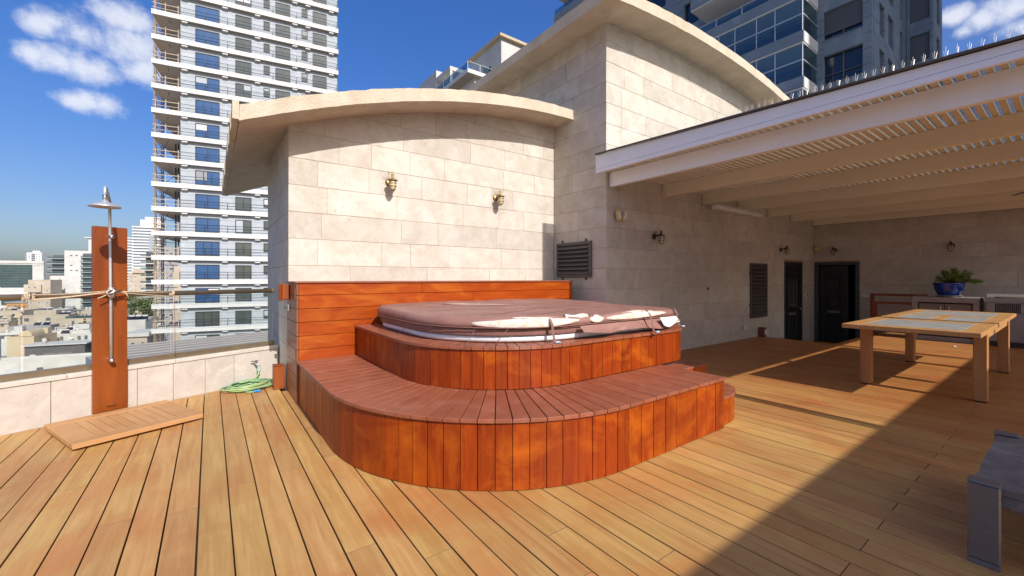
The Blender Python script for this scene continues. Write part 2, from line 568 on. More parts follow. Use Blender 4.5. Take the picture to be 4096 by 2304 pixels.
def plank(name, poly, z0, z1, mat, parent, c=.003, map3=None, end=None):
    """extruded convex polygon whose top edges are chamfered; map3 maps (a,b,h) to xyz"""
    poly = ccw(poly)
    cx = sum(p[0] for p in poly) / len(poly); cy = sum(p[1] for p in poly) / len(poly); cz = (z0 + z1) / 2
    n = len(poly)
    top = inset(poly, c)
    v = [(x, y, z0) for x, y in poly] + [(x, y, z1 - c) for x, y in poly] + [(x, y, z1) for x, y in top]
    f = [tuple(range(n - 1, -1, -1)), tuple(range(2 * n, 3 * n))]
    for i in range(n):
        j = (i + 1) % n
        f.append((i, j, n + j, n + i)); f.append((n + i, n + j, 2 * n + j, 2 * n + i))
    v = [(x - cx, y - cy, z - cz) for x, y, z in v]
    if map3 is None:
        loc = (cx, cy, cz)
        if end:
            fm_ = [0, 0]
            for i in range(n):
                j = (i + 1) % n
                e_ = 1 if abs(poly[j][0] - poly[i][0]) > abs(poly[j][1] - poly[i][1]) else 0
                fm_ += [e_, e_]
            me = mk_mesh(name, v, f, [mat, end], fix=False, fmats=fm_)
        else:
            me = mk_mesh(name, v, f, mat, fix=False)
    else:
        o3 = Vector(map3(cx, cy, cz))
        v = [tuple(Vector(map3(x + cx, y + cy, z + cz)) - o3) for x, y, z in v]
        loc = tuple(o3)
        me = mk_mesh(name, v, f, mat, fix=True)
    return ob(name, me, parent, loc)

# ================================================================== setting
def structure(o):
    o['kind'] = 'structure'
    return o


GZ = -24.0
structure(MB().box(-6000, 6000, -6000, 9000, GZ - 1, GZ).build("ground", "ground_mix"))

# plan lines of the terrace
WL_Y, WR_Y, WM_X, XB = 5.20, 4.06, 4.67, 12.75
PA = Vector((-1.349, 5.048)); PANG = rad(23.03)
PU = Vector((math.cos(PANG), math.sin(PANG))); PN = Vector((-PU.y, PU.x))


def pw(s, off, z):
    p = PA + PU * s + PN * off
    return (p.x, p.y, z)


def zl(x):
    return 2.77 + .3536 * (x - .25) - .0488 * (x - .25) * (x - 2.06)


def zu(x):
    return 5.105 - .0245 * (x - 6.9) ** 2


# ------------------------------------------------------------------ deck
def step_y(x):
    if x < .71: return 9
    if x < 2.21: return 3.235 - math.sqrt(max(0, 1.5 ** 2 - (x - 2.21) ** 2))
    if x < 3.45: return 1.735
    return 9


dk = MB()
dk.box(-4.2, 9.58, -6.35, 7.0, -.30, -.05)
dk.box(9.58, XB, -6.35, 2.74, -.30, -.05)
deck = structure(dk.build("deck", "sub_deck"))
cb("deck_edge", 9.585, 9.62, 2.70, 4.05, -.25, -.004, "deck_wood", deck)
cb("deck_edge", 9.625, XB - .01, 2.705, 2.74, -.25, -.004, "deck_wood", deck)
PITCH = .1368
for k in range(-12, 98):
    x0 = -.598 + PITCH * k; x1 = x0 + PITCH
    a, b = x0 + .0034, x1 - .0034
    a += R.uniform(-.0008, .0008); b += R.uniform(-.0008, .0008)
    xm = (a + b) / 2
    if xm > XB - .03: continue
    diag = None
    if x0 < .715 and xm > .60:
        ymax = 5.19
    elif xm < .70:
        ymax = None
        diag = [min(5.048 + .4251 * (x + 1.349), 5.9) - .005 for x in (a, b)]
        if xm > .60: pass
    elif xm < 3.45:
        ymax = min(step_y(a), step_y(b)) + .10 if xm < 2.3 else 1.84
        ymax = max(step_y(min(max(a, .72), 3.4)), step_y(min(b, 3.4))) + .05
        if xm < .95: ymax = 4.4
    elif xm < WM_X: ymax = 4.5
    elif xm < 9.585: ymax = WR_Y - .006
    else: ymax = 2.70
    if xm > 1.7:
        js = [.59, 3.3 + R.uniform(-.3, .3)] if k % 2 == 0 else [-1.0, 2.0 + R.uniform(-.5, .5)]
    else:
        st = R.uniform(.9, 2.0)
        js = [st, st + R.uniform(1.3, 2.1)]
        if k % 4 != 1: js = js[k % 2:k % 2 + 1]
    ymin = -6.34 if xm > .5 else (-.9 if xm > -1.0 else 1.2)
    top_mean = sum(diag) / 2 if diag else ymax
    dz = R.uniform(-.0012, .0012)
    cuts = [ymin] + [j for j in js if ymin + .3 < j < top_mean - .25] + [None]
    for i in range(len(cuts) - 1):
        y0 = cuts[i] + (.0012 if i else 0)
        if cuts[i + 1] is None:
            ya, yb = (diag if diag else (ymax, ymax))
        else:
            ya = yb = cuts[i + 1] - .0012
        plank("board", [(a, y0), (b, y0), (b, yb), (a, ya)], -.025, dz, "deck_wood", deck, c=.0014, end="end_grain")

# sunken landing in front of the doors
lm = MB()
lm.box(9.62, XB, 2.745, WR_Y, -.50, -.42)
structure(lm.build("landing", "table_stone"))


# ------------------------------------------------------------------ stone walls
def stone_face(wall, org, ud, spans, top, z_lo, z_hi, mat="stone", thick=.005, zref=1.395, ch=.3035, seed=1, lens=(.38, 1.05)):
    """lay blocks on a wall plane: org + ud*u, face normal = ud rotated clockwise"""
    rr = random.Random(seed)
    nx, ny = ud[1], -ud[0]
    k0 = math.floor((z_lo - zref) / ch); k1 = math.ceil((z_hi - zref) / ch)

    def m3(u, z, h):
        return (org[0] + ud[0] * u + nx * h, org[1] + ud[1] * u + ny * h, z)
    for k in range(k0, k1):
        za, zb = max(z_lo, zref + ch * k), min(z_hi, zref + ch * (k + 1))
        if zb - za < .02: continue
        for (u0, u1) in spans((za + zb) / 2):
            u = u0
            first = True
            while u < u1 - .001:
                L_ = rr.uniform(*lens) * (rr.uniform(.35, 1) if first else 1)
                first = False
                if u1 - (u + L_) < .22: L_ = u1 - u
                e = u + L_
                g = .0022
                ta, tb = (top(u), top(e)) if top else (99, 99)
                if max(ta, tb) > za + .004:
                    ua, ue_ = u + g * .6, e - g * .6
                    if min(ta, tb) > zb:
                        tops = [(ue_, zb - g), (ua, zb - g)]
                    else:
                        us = [ua + (ue_ - ua) * q_ / 10 for q_ in range(11)]
                        us = [q_ for q_ in us if top(q_) > za + g + .003]
                        if len(us) < 2:
                            u = e; continue
                        ua, ue_ = us[0], us[-1]
                        tops = []
                        for q_ in reversed(us):
                            pz = min(zb - g, top(q_))
                            if len(tops) >= 2 and abs(tops[-1][1] - pz) < 1e-6 and abs(tops[-2][1] - pz) < 1e-6:
                                tops[-1] = (q_, pz)
                            else:
                                tops.append((q_, pz))
                    plank("stone_block", [(ua, za + g), (ue_, za + g)] + tops,
                          -.02, thick + rr.uniform(-.0012, .0012), mat, wall, c=.0018, map3=m3)
                u = e


T = .005   # stone thickness in front of the mortar bed
# W_L: the sunlit wall behind the tub, and its side return
wv = MB()
xs = [.705 + i * (WM_X - .705) / 20 for i in range(21)]
poly = [(.705 + T, 0)] + [(WM_X, 0)] + [(x, zl(x) + .03) for x in reversed(xs)]
poly[-1] = (.705 + T, poly[-1][1])
n = len(poly)
wv.add([(x, WL_Y + T, z) for x, z in poly] + [(x, WL_Y + .3, z) for x, z in poly],
       [tuple(range(n)), tuple(range(2 * n - 1, n - 1, -1))] + [(i, n + i, n + (i + 1) % n, (i + 1) % n) for i in range(n)])
wl_o = tag(wv.build("stone_wall", "mortar"), "sunlit pale stone wall with two brass lamps behind the hot tub", "wall")
stone_face(wl_o, (.705, WL_Y + T), (1, 0), lambda z: [(0, WM_X - .705)], lambda u: zl(u + .705) + .02, 1.19, 3.9, seed=5)
sw = MB().box(.705 + T, 1.0, WL_Y + .3, 7.25, -.4, 3.05)
sw_o = tag(sw.build("side_wall", "mortar"), "shaded narrow stone wall return where the glass railing ends", "wall")
stone_face(sw_o, (.705 + T, 7.25), (0, -1), lambda z: [(0, 7.25 - WL_Y)], None, -.12, 2.96, seed=8, lens=(.5, 1.2))
# W_M: the shaded wall with the small vent
wm = MB().box(WM_X + T, WM_X + .4, WR_Y + T + .3, 12.0, 0, 4.99)
wm_o = tag(wm.build("upper_wall", "mortar"), "shaded stone wall with small louvred vent between the two sunlit walls", "wall")
stone_face(wm_o, (WM_X + T, 9.6), (0, -1), lambda z: [(0, 9.6 - WR_Y)] if z > 3.6 else [(9.6 - WL_Y, 9.6 - WR_Y)], None, .18, 4.985, seed=3)
# W_R: the long wall, sunlit above the pergola and shaded below
wr = MB()
DX0, DX1, DZ = 10.87, 11.94, 1.64
xs = [WM_X + T + i * (XB + .3 - WM_X - T) / 24 for i in range(25)]
for (a, b, z0) in ((0, 24, 1.66),):
    poly = [(xs[0], z0), (xs[-1], z0)] + [(x, zu(x) + .03) for x in reversed(xs)]
    n = len(poly)
    wr.add([(x, WR_Y + T, z) for x, z in poly] + [(x, WR_Y + .3, z) for x, z in poly],
           [tuple(range(n)), tuple(range(2 * n - 1, n - 1, -1))] + [(i, n + i, n + (i + 1) % n, (i + 1) % n) for i in range(n)])
wr.box(WM_X + T, DX0, WR_Y + T, WR_Y + .3, -.45, 1.66)
wr.box(DX1, XB, WR_Y + T, WR_Y + .3, -.45, 1.66)
wr_o = tag(wr.build("long_wall", "mortar"), "long stone wall running under the pergola, its top in sun", "wall")


def wr_span(z):
    L1 = XB - WM_X
    if z < DZ: return [(0, DX0 - WM_X), (DX1 - WM_X, L1)]
    return [(0, L1)]


stone_face(wr_o, (WM_X, WR_Y + T), (1, 0), wr_span, lambda u: zu(u + WM_X) + .02, -.42, 5.2, seed=21, lens=(.42, 1.15))
# back wall
bw = MB()
bw.box(XB + T, XB + .3, -6.6, 3.13, -.45, 3.4)
bw.box(XB + T, XB + .3, 3.13, WR_Y + .3, 1.66, 3.4)
bw_o = tag(bw.build("back_wall", "mortar"), "shaded stone wall at the far end behind the long table and grill", "wall")
stone_face(bw_o, (XB + T, WR_Y), (0, -1), lambda z: [(0, WR_Y + 2.4)] if z > 1.66 else [(WR_Y - 3.13, WR_Y + 2.4)], None, -.42, 3.2, seed=33, lens=(.45, 1.2))
# added unseen screen, open below: shades the deck, lets bounced light in
aw = thing("shade_screen", "added unseen pale awning hung from a beam behind the viewer, outside the photograph", "sunshade", (4.5, -2.5, 0))
cb("beam", -8.0, XB + .2 - 4.5, -.05, .05, 2.47, 2.587, "white_paint", aw)
cb("shade_panel", -8.0, XB + .2 - 4.5, -.012, .012, 1.80, 2.468, "wall_render", aw)
for x in (-7.9, -3.6, .0, 4.1, 8.2):
    cb("post", x - .05, x + .05, -.05, .05, .001, 2.469, "white_paint", aw)
so = MB().box(-4.2, XB + .3, -6.6, -6.35, -.4, 1.0)
tag(so.build("south_parapet", "wall_render"), "low rendered parapet behind the viewer, outside the photograph", "wall")


# ------------------------------------------------------------------ arched roofs
def arch_roof(name, fn, x0, x1, y0, y1, th, label, rag=.006, nx=60, seed=4):
    rr = random.Random(seed)
    bmv = []; f = []
    xs_ = [x0 + (x1 - x0) * i / nx for i in range(nx + 1)]
    ys_ = [y0, y0 + .03, y0 + .06] + [y0 + .06 + (y1 - y0 - .06) * j / 8 for j in range(1, 9)]
    ny = len(ys_)
    for lay in (0, 1):
        for i, x in enumerate(xs_):
            for j, y in enumerate(ys_):
                z = fn(x) + (th if lay else 0)
                jit = rr.uniform(-rag, rag) * (1.0 if lay else .35)
                bmv.append((x + (rr.uniform(-rag, rag) * .5 if i in (0, nx) else 0), y + (rr.uniform(-rag, rag) * .4 if j in (0, ny - 1) else 0), z + jit * (1 if j < 3 or i < 1 else .4)))
    ix = lambda l, i, j: l * (nx + 1) * ny + i * ny + j
    for i in range(nx):
        for j in range(ny - 1):
            f.append((ix(0, i, j), ix(0, i, j + 1), ix(0, i + 1, j + 1), ix(0, i + 1, j)))
            f.append((ix(1, i, j), ix(1, i + 1, j), ix(1, i + 1, j + 1), ix(1, i, j + 1)))
        f.append((ix(0, i, 0), ix(0, i + 1, 0), ix(1, i + 1, 0), ix(1, i, 0)))
        f.append((ix(0, i, ny - 1), ix(1, i, ny - 1), ix(1, i + 1, ny - 1), ix(0, i + 1, ny - 1)))
    for j in range(ny - 1):
        f.append((ix(0, 0, j), ix(1, 0, j), ix(1, 0, j + 1), ix(0, 0, j + 1)))
        f.append((ix(0, nx, j), ix(0, nx, j + 1), ix(1, nx, j + 1), ix(1, nx, j)))
    me = mk_mesh(name, bmv, f, "stucco")
    return tag(ob(name, me), label, "roof")


lower_roof = arch_roof("arched_roof", zl, .225, WM_X - .005, 4.73, 9.25, .155, "lower arched cream stucco roof over the lamp wall")
rr = random.Random(3)
eb = MB()
for k in range(22):
    y0 = 4.735 + k * .2045
    eb.box(.172 + rr.uniform(-.006, .004), .2225, y0, y0 + .204, 2.772 + rr.uniform(-.004, .004), 2.955 + rr.uniform(-.012, .012))
eb.build("edge_band", "stucco", lower_roof)
arch_roof("upper_arched_roof", zu, 4.19, 13.6, 3.59, 10.2, .16, "higher arched cream stucco roof above the pergola", nx=80, seed=9)
# loose white cables hanging over the edge of the higher roof
for i in range(3):
    x = 4.15; y = 9.75 + .18 * i
    pts = [(4.26, y + .1, 5.06), (4.10, y + .02, 5.13 - .02 * i), (3.98 + .03 * i, y - .12 - .1 * i, 4.9), (3.95, y - .3 - .12 * i, 4.5), (4.0, y - .5 - .2 * i, 4.1), (4.15, y - .7, 3.95)]
    o = MB().tube(pts, .014, 6).build("roof_cable", "cable_white", smooth=True)
    tag(o, ["white cable looping over the roof edge, nearest the corner", "white cable looping over the roof edge, middle of three", "white cable looping over the roof edge, farthest back"][i], "cable", "cables on the higher roof")

# ------------------------------------------------------------------ pergola
PY0, PY1 = -1.11, WR_Y - .004
pg = thing("pergola", "white painted pergola with deep beams and close slats under a glass roof", "pergola", (4.46, WR_Y, 0))
def P(x0, x1, y0, y1, z0, z1, name, mat, c=.003):
    return cb(name, x0 - 4.46, x1 - 4.46, y0 - WR_Y, y1 - WR_Y, z0, z1, mat, pg, c)
BX = [4.725, 6.035, 7.285, 8.605, 9.92, 11.22, 12.55]
for i, x in enumerate(BX):
    P(x, x + .075, -.768, PY1 - .002, 2.588 + .003 * i, 2.790, "beam", "white_paint" if i == 0 else "cream_paint", .004)
y = PY0 + .03
i = 0
while y < PY1 - .05:
    P(4.52, XB + .004, y, y + .040, 2.792, 2.834, "slat", "slat_paint", .003)
    y += .0725; i += 1
# fascia: level lower strip and a tapering board that follows the fall of the roof
P(4.46, 4.505, -2.94, PY1 + .02, 2.752, 2.806, "fascia_strip", "white_paint")
ztop = lambda y: 3.005 - (WR_Y - y) * .0345
fb = MB()
v = []
for x in (4.462, 4.50):
    for y_, z_ in ((PY1 + .02, 2.809), (-2.94, 2.809), (-2.94, ztop(-2.94)), (PY1 + .02, ztop(PY1 + .02))):
        v.append((x - 4.46, y_ - WR_Y, z_))
fb.add(v, [(0, 1, 2, 3), (7, 6, 5, 4), (0, 4, 5, 1), (1, 5, 6, 2), (2, 6, 7, 3), (3, 7, 4, 0)])
fb.build("fascia_board", "white_paint", pg)
P(4.512, 4.60, -2.94, PY1, 2.838, 2.86, "shadow_strip", "white_paint")  # unseen strip added above the slats to widen the fascia's shadow
# glass roof sheet with dark edge
gl = MB()
v = []
for dz in (0.004, .016):
    for x, y_ in ((4.43, PY1), (XB + .005, PY1 + .003), (XB + .005, PY0 - .02), (4.43, PY0 - .02)):
        v.append((x - 4.46, y_ - WR_Y, ztop(y_) + dz))
gl.add(v, [(0, 1, 2, 3), (7, 6, 5, 4), (0, 4, 5, 1), (1, 5, 6, 2), (2, 6, 7, 3), (3, 7, 4, 0)])
gl.build("roof_glass", "roof_glass", pg)
ge = MB()
ge.tube([(4.428 - 4.46, PY1 - WR_Y, ztop(PY1) + .012), (4.428 - 4.46, PY0 - WR_Y, ztop(PY0) + .012)], .012, 6)
ge.build("glass_edge", "iron_grey", pg)
# header, and three rafters that carry on to the added screen behind the viewer
P(4.51, XB - .004, -.85, -.77, 2.592, 2.79, "header_beam", "cream_paint")
for x in (6.96, 9.40, 11.86):
    P(x, x + .13, -2.45, -.852, 2.594, 2.79, "rafter", "cream_paint")
# bird spikes along the edge
sp = MB()
rr = random.Random(2)
y = PY1 - .05
while y > PY0:
    z = ztop(y) + .02
    for dx, dy, h in ((-.025, .008, .06), (.018, -.01, .07), (0, .0, .085)):
        hh = h * rr.uniform(.85, 1.1)
        sp.tube([(4.475, y, z - .01), (4.475 + dx * rr.uniform(.6, 1.2), y + dy * rr.uniform(.4, 1.3), z + hh)], .0007, 4)
    y -= .06
spk = thing("bird_spikes", "row of thin wire bird spikes along the pergola edge", "bird spikes", (4.475, WR_Y, 2.9))
o = sp.build("spike_wires", "wire", spk, loc=(-4.475, -WR_Y, -2.9)); o['kind'] = 'stuff'
st = MB()
v = []
for dz in (.017, .024):
    for x, y_ in ((4.462, PY1), (4.488, PY1), (4.488, PY0), (4.462, PY0)):
        v.append((x, y_, ztop(y_) + dz))
st.add(v, [(0, 1, 2, 3), (7, 6, 5, 4), (0, 4, 5, 1), (1, 5, 6, 2), (2, 6, 7, 3), (3, 7, 4, 0)])
st.build("spike_base", "plastic_white", spk, loc=(-4.475, -WR_Y, -2.9))

# ------------------------------------------------------------------ parapet and glass railing
pp = thing("parapet", "low travertine clad parapet at the edge of the deck", "wall", pw(0, 0, 0), PANG)
cb_ = lambda name, s0, s1, o0, o1, z0, z1, mat, par, c=.003: cb(name, s0, s1, o0, o1, z0, z1, mat, par, c)
cb_("core", -3.5, 2.215, .03, .20, -.4, .372, "mortar", pp, .001)
js = [-3.5, -2.6, -1.75, -.95, -.33, .276, .846, 1.133, 1.419, 1.708, 2.215]
for a, b in zip(js[:-1], js[1:]):
    cb_("stone_block", a + .002, b - .002, 0, .032, -.02, .372, "parapet_stone", pp, .002)
js2 = [-3.5, -2.2, -.9, .37, 1.15, 2.215]
for a, b in zip(js2[:-1], js2[1:]):
    cb_("coping_stone", a + .0015, b - .0015, -.012, .215, .374, .412, "coping_stone", pp, .004)
rl = thing("glass_railing", "frameless glass railing with round bronze handrail above the parapet", "railing", pw(0, .06, .412), PANG)
cb_("base_channel", -3.5, 2.20, -.005, .045, .001, .055, "bronze_rail", rl, .003)
for a, b in ((-3.5, -1.25), (-1.235, .118), (.137, 1.13), (1.145, 2.19)):
    cb_("glass_pane", a, b, .014, .024, .05, .68, "clear_glass", rl, .001)
MB().tube([(-3.5, .02, .682), (2.165, .02, .682)], .0245, 20).build("handrail", "bronze_rail", rl, smooth=True)
MB().lathe([(.036, 2.16), (.036, 2.19)], 20, 'X', (0, .02, .682)).build("wall_flange", "bronze_rail", rl)

# ================================================================== hot tub surround
def path_pts(x_left, y_front, r, y_start, x_end, pitch_s, pitch_a, off=0.0, n_arc=None, n_l=None, n_f=None):
    """stations along an L-shaped outline with one rounded corner: list of (x, y) with outward offset"""
    cx, cy = x_left + r, y_front + r
    pts = []
    n1 = n_l or max(1, round((y_start - cy) / pitch_s))
    for i in range(n1):
        pts.append((x_left - off, y_start + (cy - y_start) * i / n1))
    n2 = n_arc or max(3, round(r * math.pi / 2 / pitch_a))
    for i in range(n2):
        t = math.pi + math.pi / 2 * i / n2
        pts.append((cx + (r + off) * math.cos(t), cy + (r + off) * math.sin(t)))
    n3 = n_f or max(1, round((x_end - cx) / pitch_s))
    for i in range(n3 + 1):
        pts.append((cx + (x_end - cx) * i / n3, y_front - off))
    return pts, (n1, n2, n3)


spa = thing("hot_tub_surround", "red stained wooden two step surround of the hot tub", "hot tub deck", (2.1, 3.2, 0))
SO = Vector((-2.1, -3.2))


def spl(poly):
    return [(x + SO.x, y + SO.y) for x, y in poly]


Z1, Z2 = .43, .747
# lower step: upright boards
lo, cn = path_pts(.71, 1.735, 1.5, 4.56, 3.45, .132, .104)
loi = path_pts(.71, 1.735, 1.5, 4.56, 3.45, .132, .104, -.022)[0]


def uprights(outer, inner, z0, z1, matfn, gap=.0032):
    for i in range(len(outer) - 1):
        o0, o1, i0, i1 = (Vector(q) for q in (outer[i], outer[i + 1], inner[i], inner[i + 1]))
        d = (o1 - o0).normalized() * gap
        di = (i1 - i0)
        di = di.normalized() * gap if di.length > 1e-6 else d
        push = Vector((d.y, -d.x)).normalized() * R.uniform(-.0015, .0015)
        m = matfn((o0 + o1) / 2, (o1 - o0).normalized())
        plank("upright_board", spl([o0 + d * R.uniform(.5, 1) + push, o1 - d * R.uniform(.5, 1) + push, i1 - di, i0 + di]), z0, z1, m, spa, c=.0015)


def fmat(p, d):
    return "stain_front"


uprights(lo, loi, .006, Z1 - .024, fmat)
# dark core so that the joints read dark
core = MB()
cpo = path_pts(.71, 1.735, 1.5, 4.56, 3.43, .3, .2, -.024)[0]
core.prism(ccw(spl(cpo + [(3.43, 4.56)])), .0, Z1 - .026)
cpu = path_pts(1.265, 2.34, 1.0, 4.56, 3.65, .3, .2, -.024)[0]
ue = [(3.65 + .478 * math.sin(t), 2.84 - .478 * math.cos(t)) for t in [math.pi / 2 * i / 6 for i in range(1, 7)]] + [(4.128, 4.56)]
core.prism(ccw(spl(cpu + ue)), Z1 - .026, Z2 - .026)
core.build("core", "sub_deck", spa)
# end of the step
for j in range(4):
    y0 = 1.745 + j * .15
    plank("end_board", spl([(3.43, y0), (3.452, y0), (3.452, y0 + .145), (3.43, y0 + .145)]), .006, Z1 - .024, "stain_side", spa, c=.0012)
# lower step: treads between the two outlines
n1, n2, n3 = cn
to = path_pts(.71, 1.735, 1.5, 4.56, 3.46, .132, .104, .018, n2, n1, n3)[0]
ti = path_pts(1.268, 2.335, 1.0, 4.56, 3.46, .132, .104, 0, n2, n1, n3)[0]
for i in range(len(to) - 1):
    a, b, c_, d_ = (Vector(q) for q in (to[i], to[i + 1], ti[i + 1], ti[i]))
    e = (b - a).normalized() * .0026
    plank("tread_board", spl([a + e, b - e, c_ - e, d_ + e]), Z1 - .023, Z1 + R.uniform(-.0012, .0012), "stain_top", spa, c=.003)
# upper tier
uo, cu = path_pts(1.265, 2.34, 1.0, 4.56, 3.65, .128, .088)
uoi = path_pts(1.265, 2.34, 1.0, 4.56, 3.65, .128, .088, -.022)[0]
arc_o = [(3.65 + .5 * math.sin(t), 2.84 - .5 * math.cos(t)) for t in [math.pi / 2 * i / 9 for i in range(1, 10)]]
arc_i = [(3.65 + .478 * math.sin(t), 2.84 - .478 * math.cos(t)) for t in [math.pi / 2 * i / 9 for i in range(1, 10)]]
ex_o = [(4.15, 2.84 + 1.72 * i / 13) for i in range(1, 14)]
ex_i = [(4.128, y_) for _, y_ in ex_o]
uprights(uo + arc_o + ex_o, uoi + arc_i + ex_i, Z1 + .002, Z2 - .024, fmat, .0028)
n1, n2, n3 = cu
ro = path_pts(1.265, 2.34, 1.0, 4.56, 3.65, .128, .088, .016, n2, n1, n3)[0] + [(3.65 + .516 * math.sin(t), 2.84 - .516 * math.cos(t)) for t in [math.pi / 2 * i / 9 for i in range(1, 10)]] + [(4.166, y_) for _, y_ in ex_o]
ri = path_pts(1.265, 2.34, 1.0, 4.56, 3.65, .128, .088, -.22, n2, n1, n3)[0] + [(3.65 + .28 * math.sin(t), 2.84 - .28 * math.cos(t)) for t in [math.pi / 2 * i / 9 for i in range(1, 10)]] + [(3.93, y_) for _, y_ in ex_o]
for i in range(len(ro) - 1):
    a, b, c_, d_ = (Vector(q) for q in (ro[i], ro[i + 1], ri[i + 1], ri[i]))
    e = (b - a).normalized() * .0024
    e2 = (c_ - d_).normalized() * .0024
    plank("rim_board", spl([a + e, b - e, c_ - e2, d_ + e2]), Z2 - .023, Z2 + R.uniform(-.001, .001), "stain_top", spa, c=.0028)
# low end step with rounded nose
eo = [(3.455, 1.765), (3.53, 1.765), (3.6, 1.768)] + [(3.6 + .43 * math.sin(t), 2.2 - .43 * math.cos(t)) for t in [math.pi / 2 * i / 6 for i in range(1, 7)]] + [(4.03, 2.33), (4.03, 2.46), (4.03, 2.59)]
ei = [(x - (.022 if x > 3.8 else .01), y_ + .02) for x, y_ in eo]
uprights(eo, ei, .006, .226, lambda p, d: "stain_front", .0025)
ctr = [(3.455, 2.6)] + [(3.455 + .01 * i, 2.6) for i in range(1, len(eo))]
eo2 = [(x + (.012 if x > 3.62 else 0), y_ - .012 if y_ < 2.2 else y_) for x, y_ in eo]
xs_ = [3.457, 3.60, 3.74, 3.88, 4.042]
def eoy(x):
    if x <= 3.6: return 1.753
    return 2.2 - math.sqrt(max(0, .442 ** 2 - (x - 3.6) ** 2))
for a, b in zip(xs_[:-1], xs_[1:]):
    mid = [a + (b - a) * t for t in (0, .5, 1)]
    plank("tread_board", spl([(a + .002, 2.6), (a + .002, eoy(mid[0])), (mid[1], eoy(mid[1])), (b - .002, eoy(mid[2]) if b < 4.03 else 2.2), (b - .002, 2.6)]), .228, .25, "stain_top", spa, c=.002)
# separate box step beyond the tub
bs_ = thing("box_step", "low red wooden box step on the far side of the tub", "step", (4.45, 2.9, 0))
for j in range(5):
    x0 = 4.17 - 4.45 + j * .106
    cb("front_board", x0, x0 + .102, -.33, -.308, .006, .226, "stain_front", bs_)
for j in range(4):
    y0 = -.335 + j * .14
    cb("tread_board", 4.16 - 4.45, 4.71 - 4.45, y0, y0 + .136, .228, .25, "stain_top", bs_)
for j in range(4):
    y0 = -.305 + j * .13
    cb("end_board", 4.68 - 4.45, 4.70 - 4.45, y0, y0 + .127, .006, .226, "stain_side", bs_)

# ------------------------------------------------------------------ storage backrest
bk = thing("storage_backrest", "orange red wooden storage backrest along the sunlit wall", "storage bench", (.69, 4.57, 0))
bx = lambda n_, x0, x1, y0, y1, z0, z1, m, c=.003: cb(n_, x0 - .69, x1 - .69, y0 - 4.57, y1 - 4.57, z0, z1, m, bk, c)
zr = [1.197, 1.079, .943, .807, .671, .535, .40, .264, .13, .005]
for i in range(len(zr) - 1):
    zt, zb = zr[i] - .002, zr[i + 1] + .002
    cuts = [.712, 4.478]
    if i == 0: cuts = [.712, 2.02, 4.478]
    if i == 1: cuts = [.712, 2.72, 4.478]
    for a, b in zip(cuts[:-1], cuts[1:]):
        bx("plank", a + .001, b - .001, 4.57, 4.592, zb, zt, "stain_back", .002)
    bx("side_plank", .69, .711, 4.572, WL_Y - .004, zb, zt, "stain_side", .002)
    if zb > .7:
        bx("side_plank", 4.459, 4.48, 4.594, WL_Y - .004, zb, zt, "stain_side", .002)
bx("lid", .678, 4.495, 4.555, WL_Y - .003, 1.199, 1.217, "stain_top", .003)
bx("core", .715, 4.455, 4.596, WL_Y - .006, .01, 1.195, "sub_deck", .001)
bx("handle_block", .615, .689, 4.99, 5.04, 1.02, 1.185, "post_wood", .008)
bx("handle_grip", .585, .614, 4.985, 5.045, 1.005, 1.20, "post_wood", .012)
for z in (1.09, .47):
    bx("hinge", .682, .6895, 4.60, 4.63, z - .05, z + .06, "brass", .002)
bx("latch", .645, .689, 5.0, 5.06, .925, .945, "iron_grey", .004)
bx("latch_plate", .672, .6885, 4.99, 5.07, .90, .97, "steel", .003)

# ------------------------------------------------------------------ spa shell and torn cover
def rrect(x0, x1, y0, y1, rfl, rfr, rb, n=14):
    """rounded outline, counter-clockwise, front-left first"""
    pts = []
    for (cx, cy, r, a0) in ((x0 + rfl, y0 + rfl, rfl, math.pi), (x1 - rfr, y0 + rfr, rfr, 1.5 * math.pi), (x1 - rb, y1 - rb, rb, 0), (x0 + rb, y1 - rb, rb, .5 * math.pi)):
        for i in range(n + 1):
            t = a0 + math.pi / 2 * i / n
            pts.append((cx + r * math.cos(t), cy + r * math.sin(t)))
    # refine straight runs
    out = []
    for i, p in enumerate(pts):
        q = pts[(i + 1) % len(pts)]
        L_ = math.dist(p, q)
        k = max(1, int(L_ / .09))
        for j in range(k):
            out.append((p[0] + (q[0] - p[0]) * j / k, p[1] + (q[1] - p[1]) * j / k))
    return out


CX0, CX1, CY0, CY1 = 1.415, 3.99, 2.435, 4.50
tub = thing("hot_tub", "white shelled hot tub sunk in the red wooden surround", "hot tub", (2.7, 3.45, Z2))
ol = rrect(CX0 + .02, CX1 - .02, CY0 + .02, CY1 - .02, .95, .38, .35)
sh = MB()
prof = [(-.03, 0.0), (0, .004), (.012, .02), (.012, .045), (0, .055), (-.3, .055)]


def loop_off(pts, d):
    n_ = len(pts); res = []
    for i in range(n_):
        a = Vector(pts[(i - 1) % n_]); b = Vector(pts[(i + 1) % n_])
        t = (b - a).normalized()
        res.append((pts[i][0] + t.y * d, pts[i][1] - t.x * d))
    return res


def skin(mb, rings):
    n_ = len(rings[0])
    v_ = [p for r_ in rings for p in r_]
    f_ = []
    for i in range(len(rings) - 1):
        for k in range(n_):
            k2 = (k + 1) % n_
            f_.append((i * n_ + k, i * n_ + k2, (i + 1) * n_ + k2, (i + 1) * n_ + k))
    mb.add(v_, f_)
    return mb


rings = [[(x - 2.7, y_ - 3.45, h + .003) for x, y_ in loop_off(ol, d)] for d, h in prof]
skin(sh, rings)
nn = len(ol)
sh.add(rings[-1], [tuple(range(nn))])
sh.build("shell", "spa_shell", tub, smooth=True)

cov = thing("hot_tub_cover", "torn brown vinyl hot tub cover with white foam showing", "cover", (2.7, 3.45, Z2 + .058))


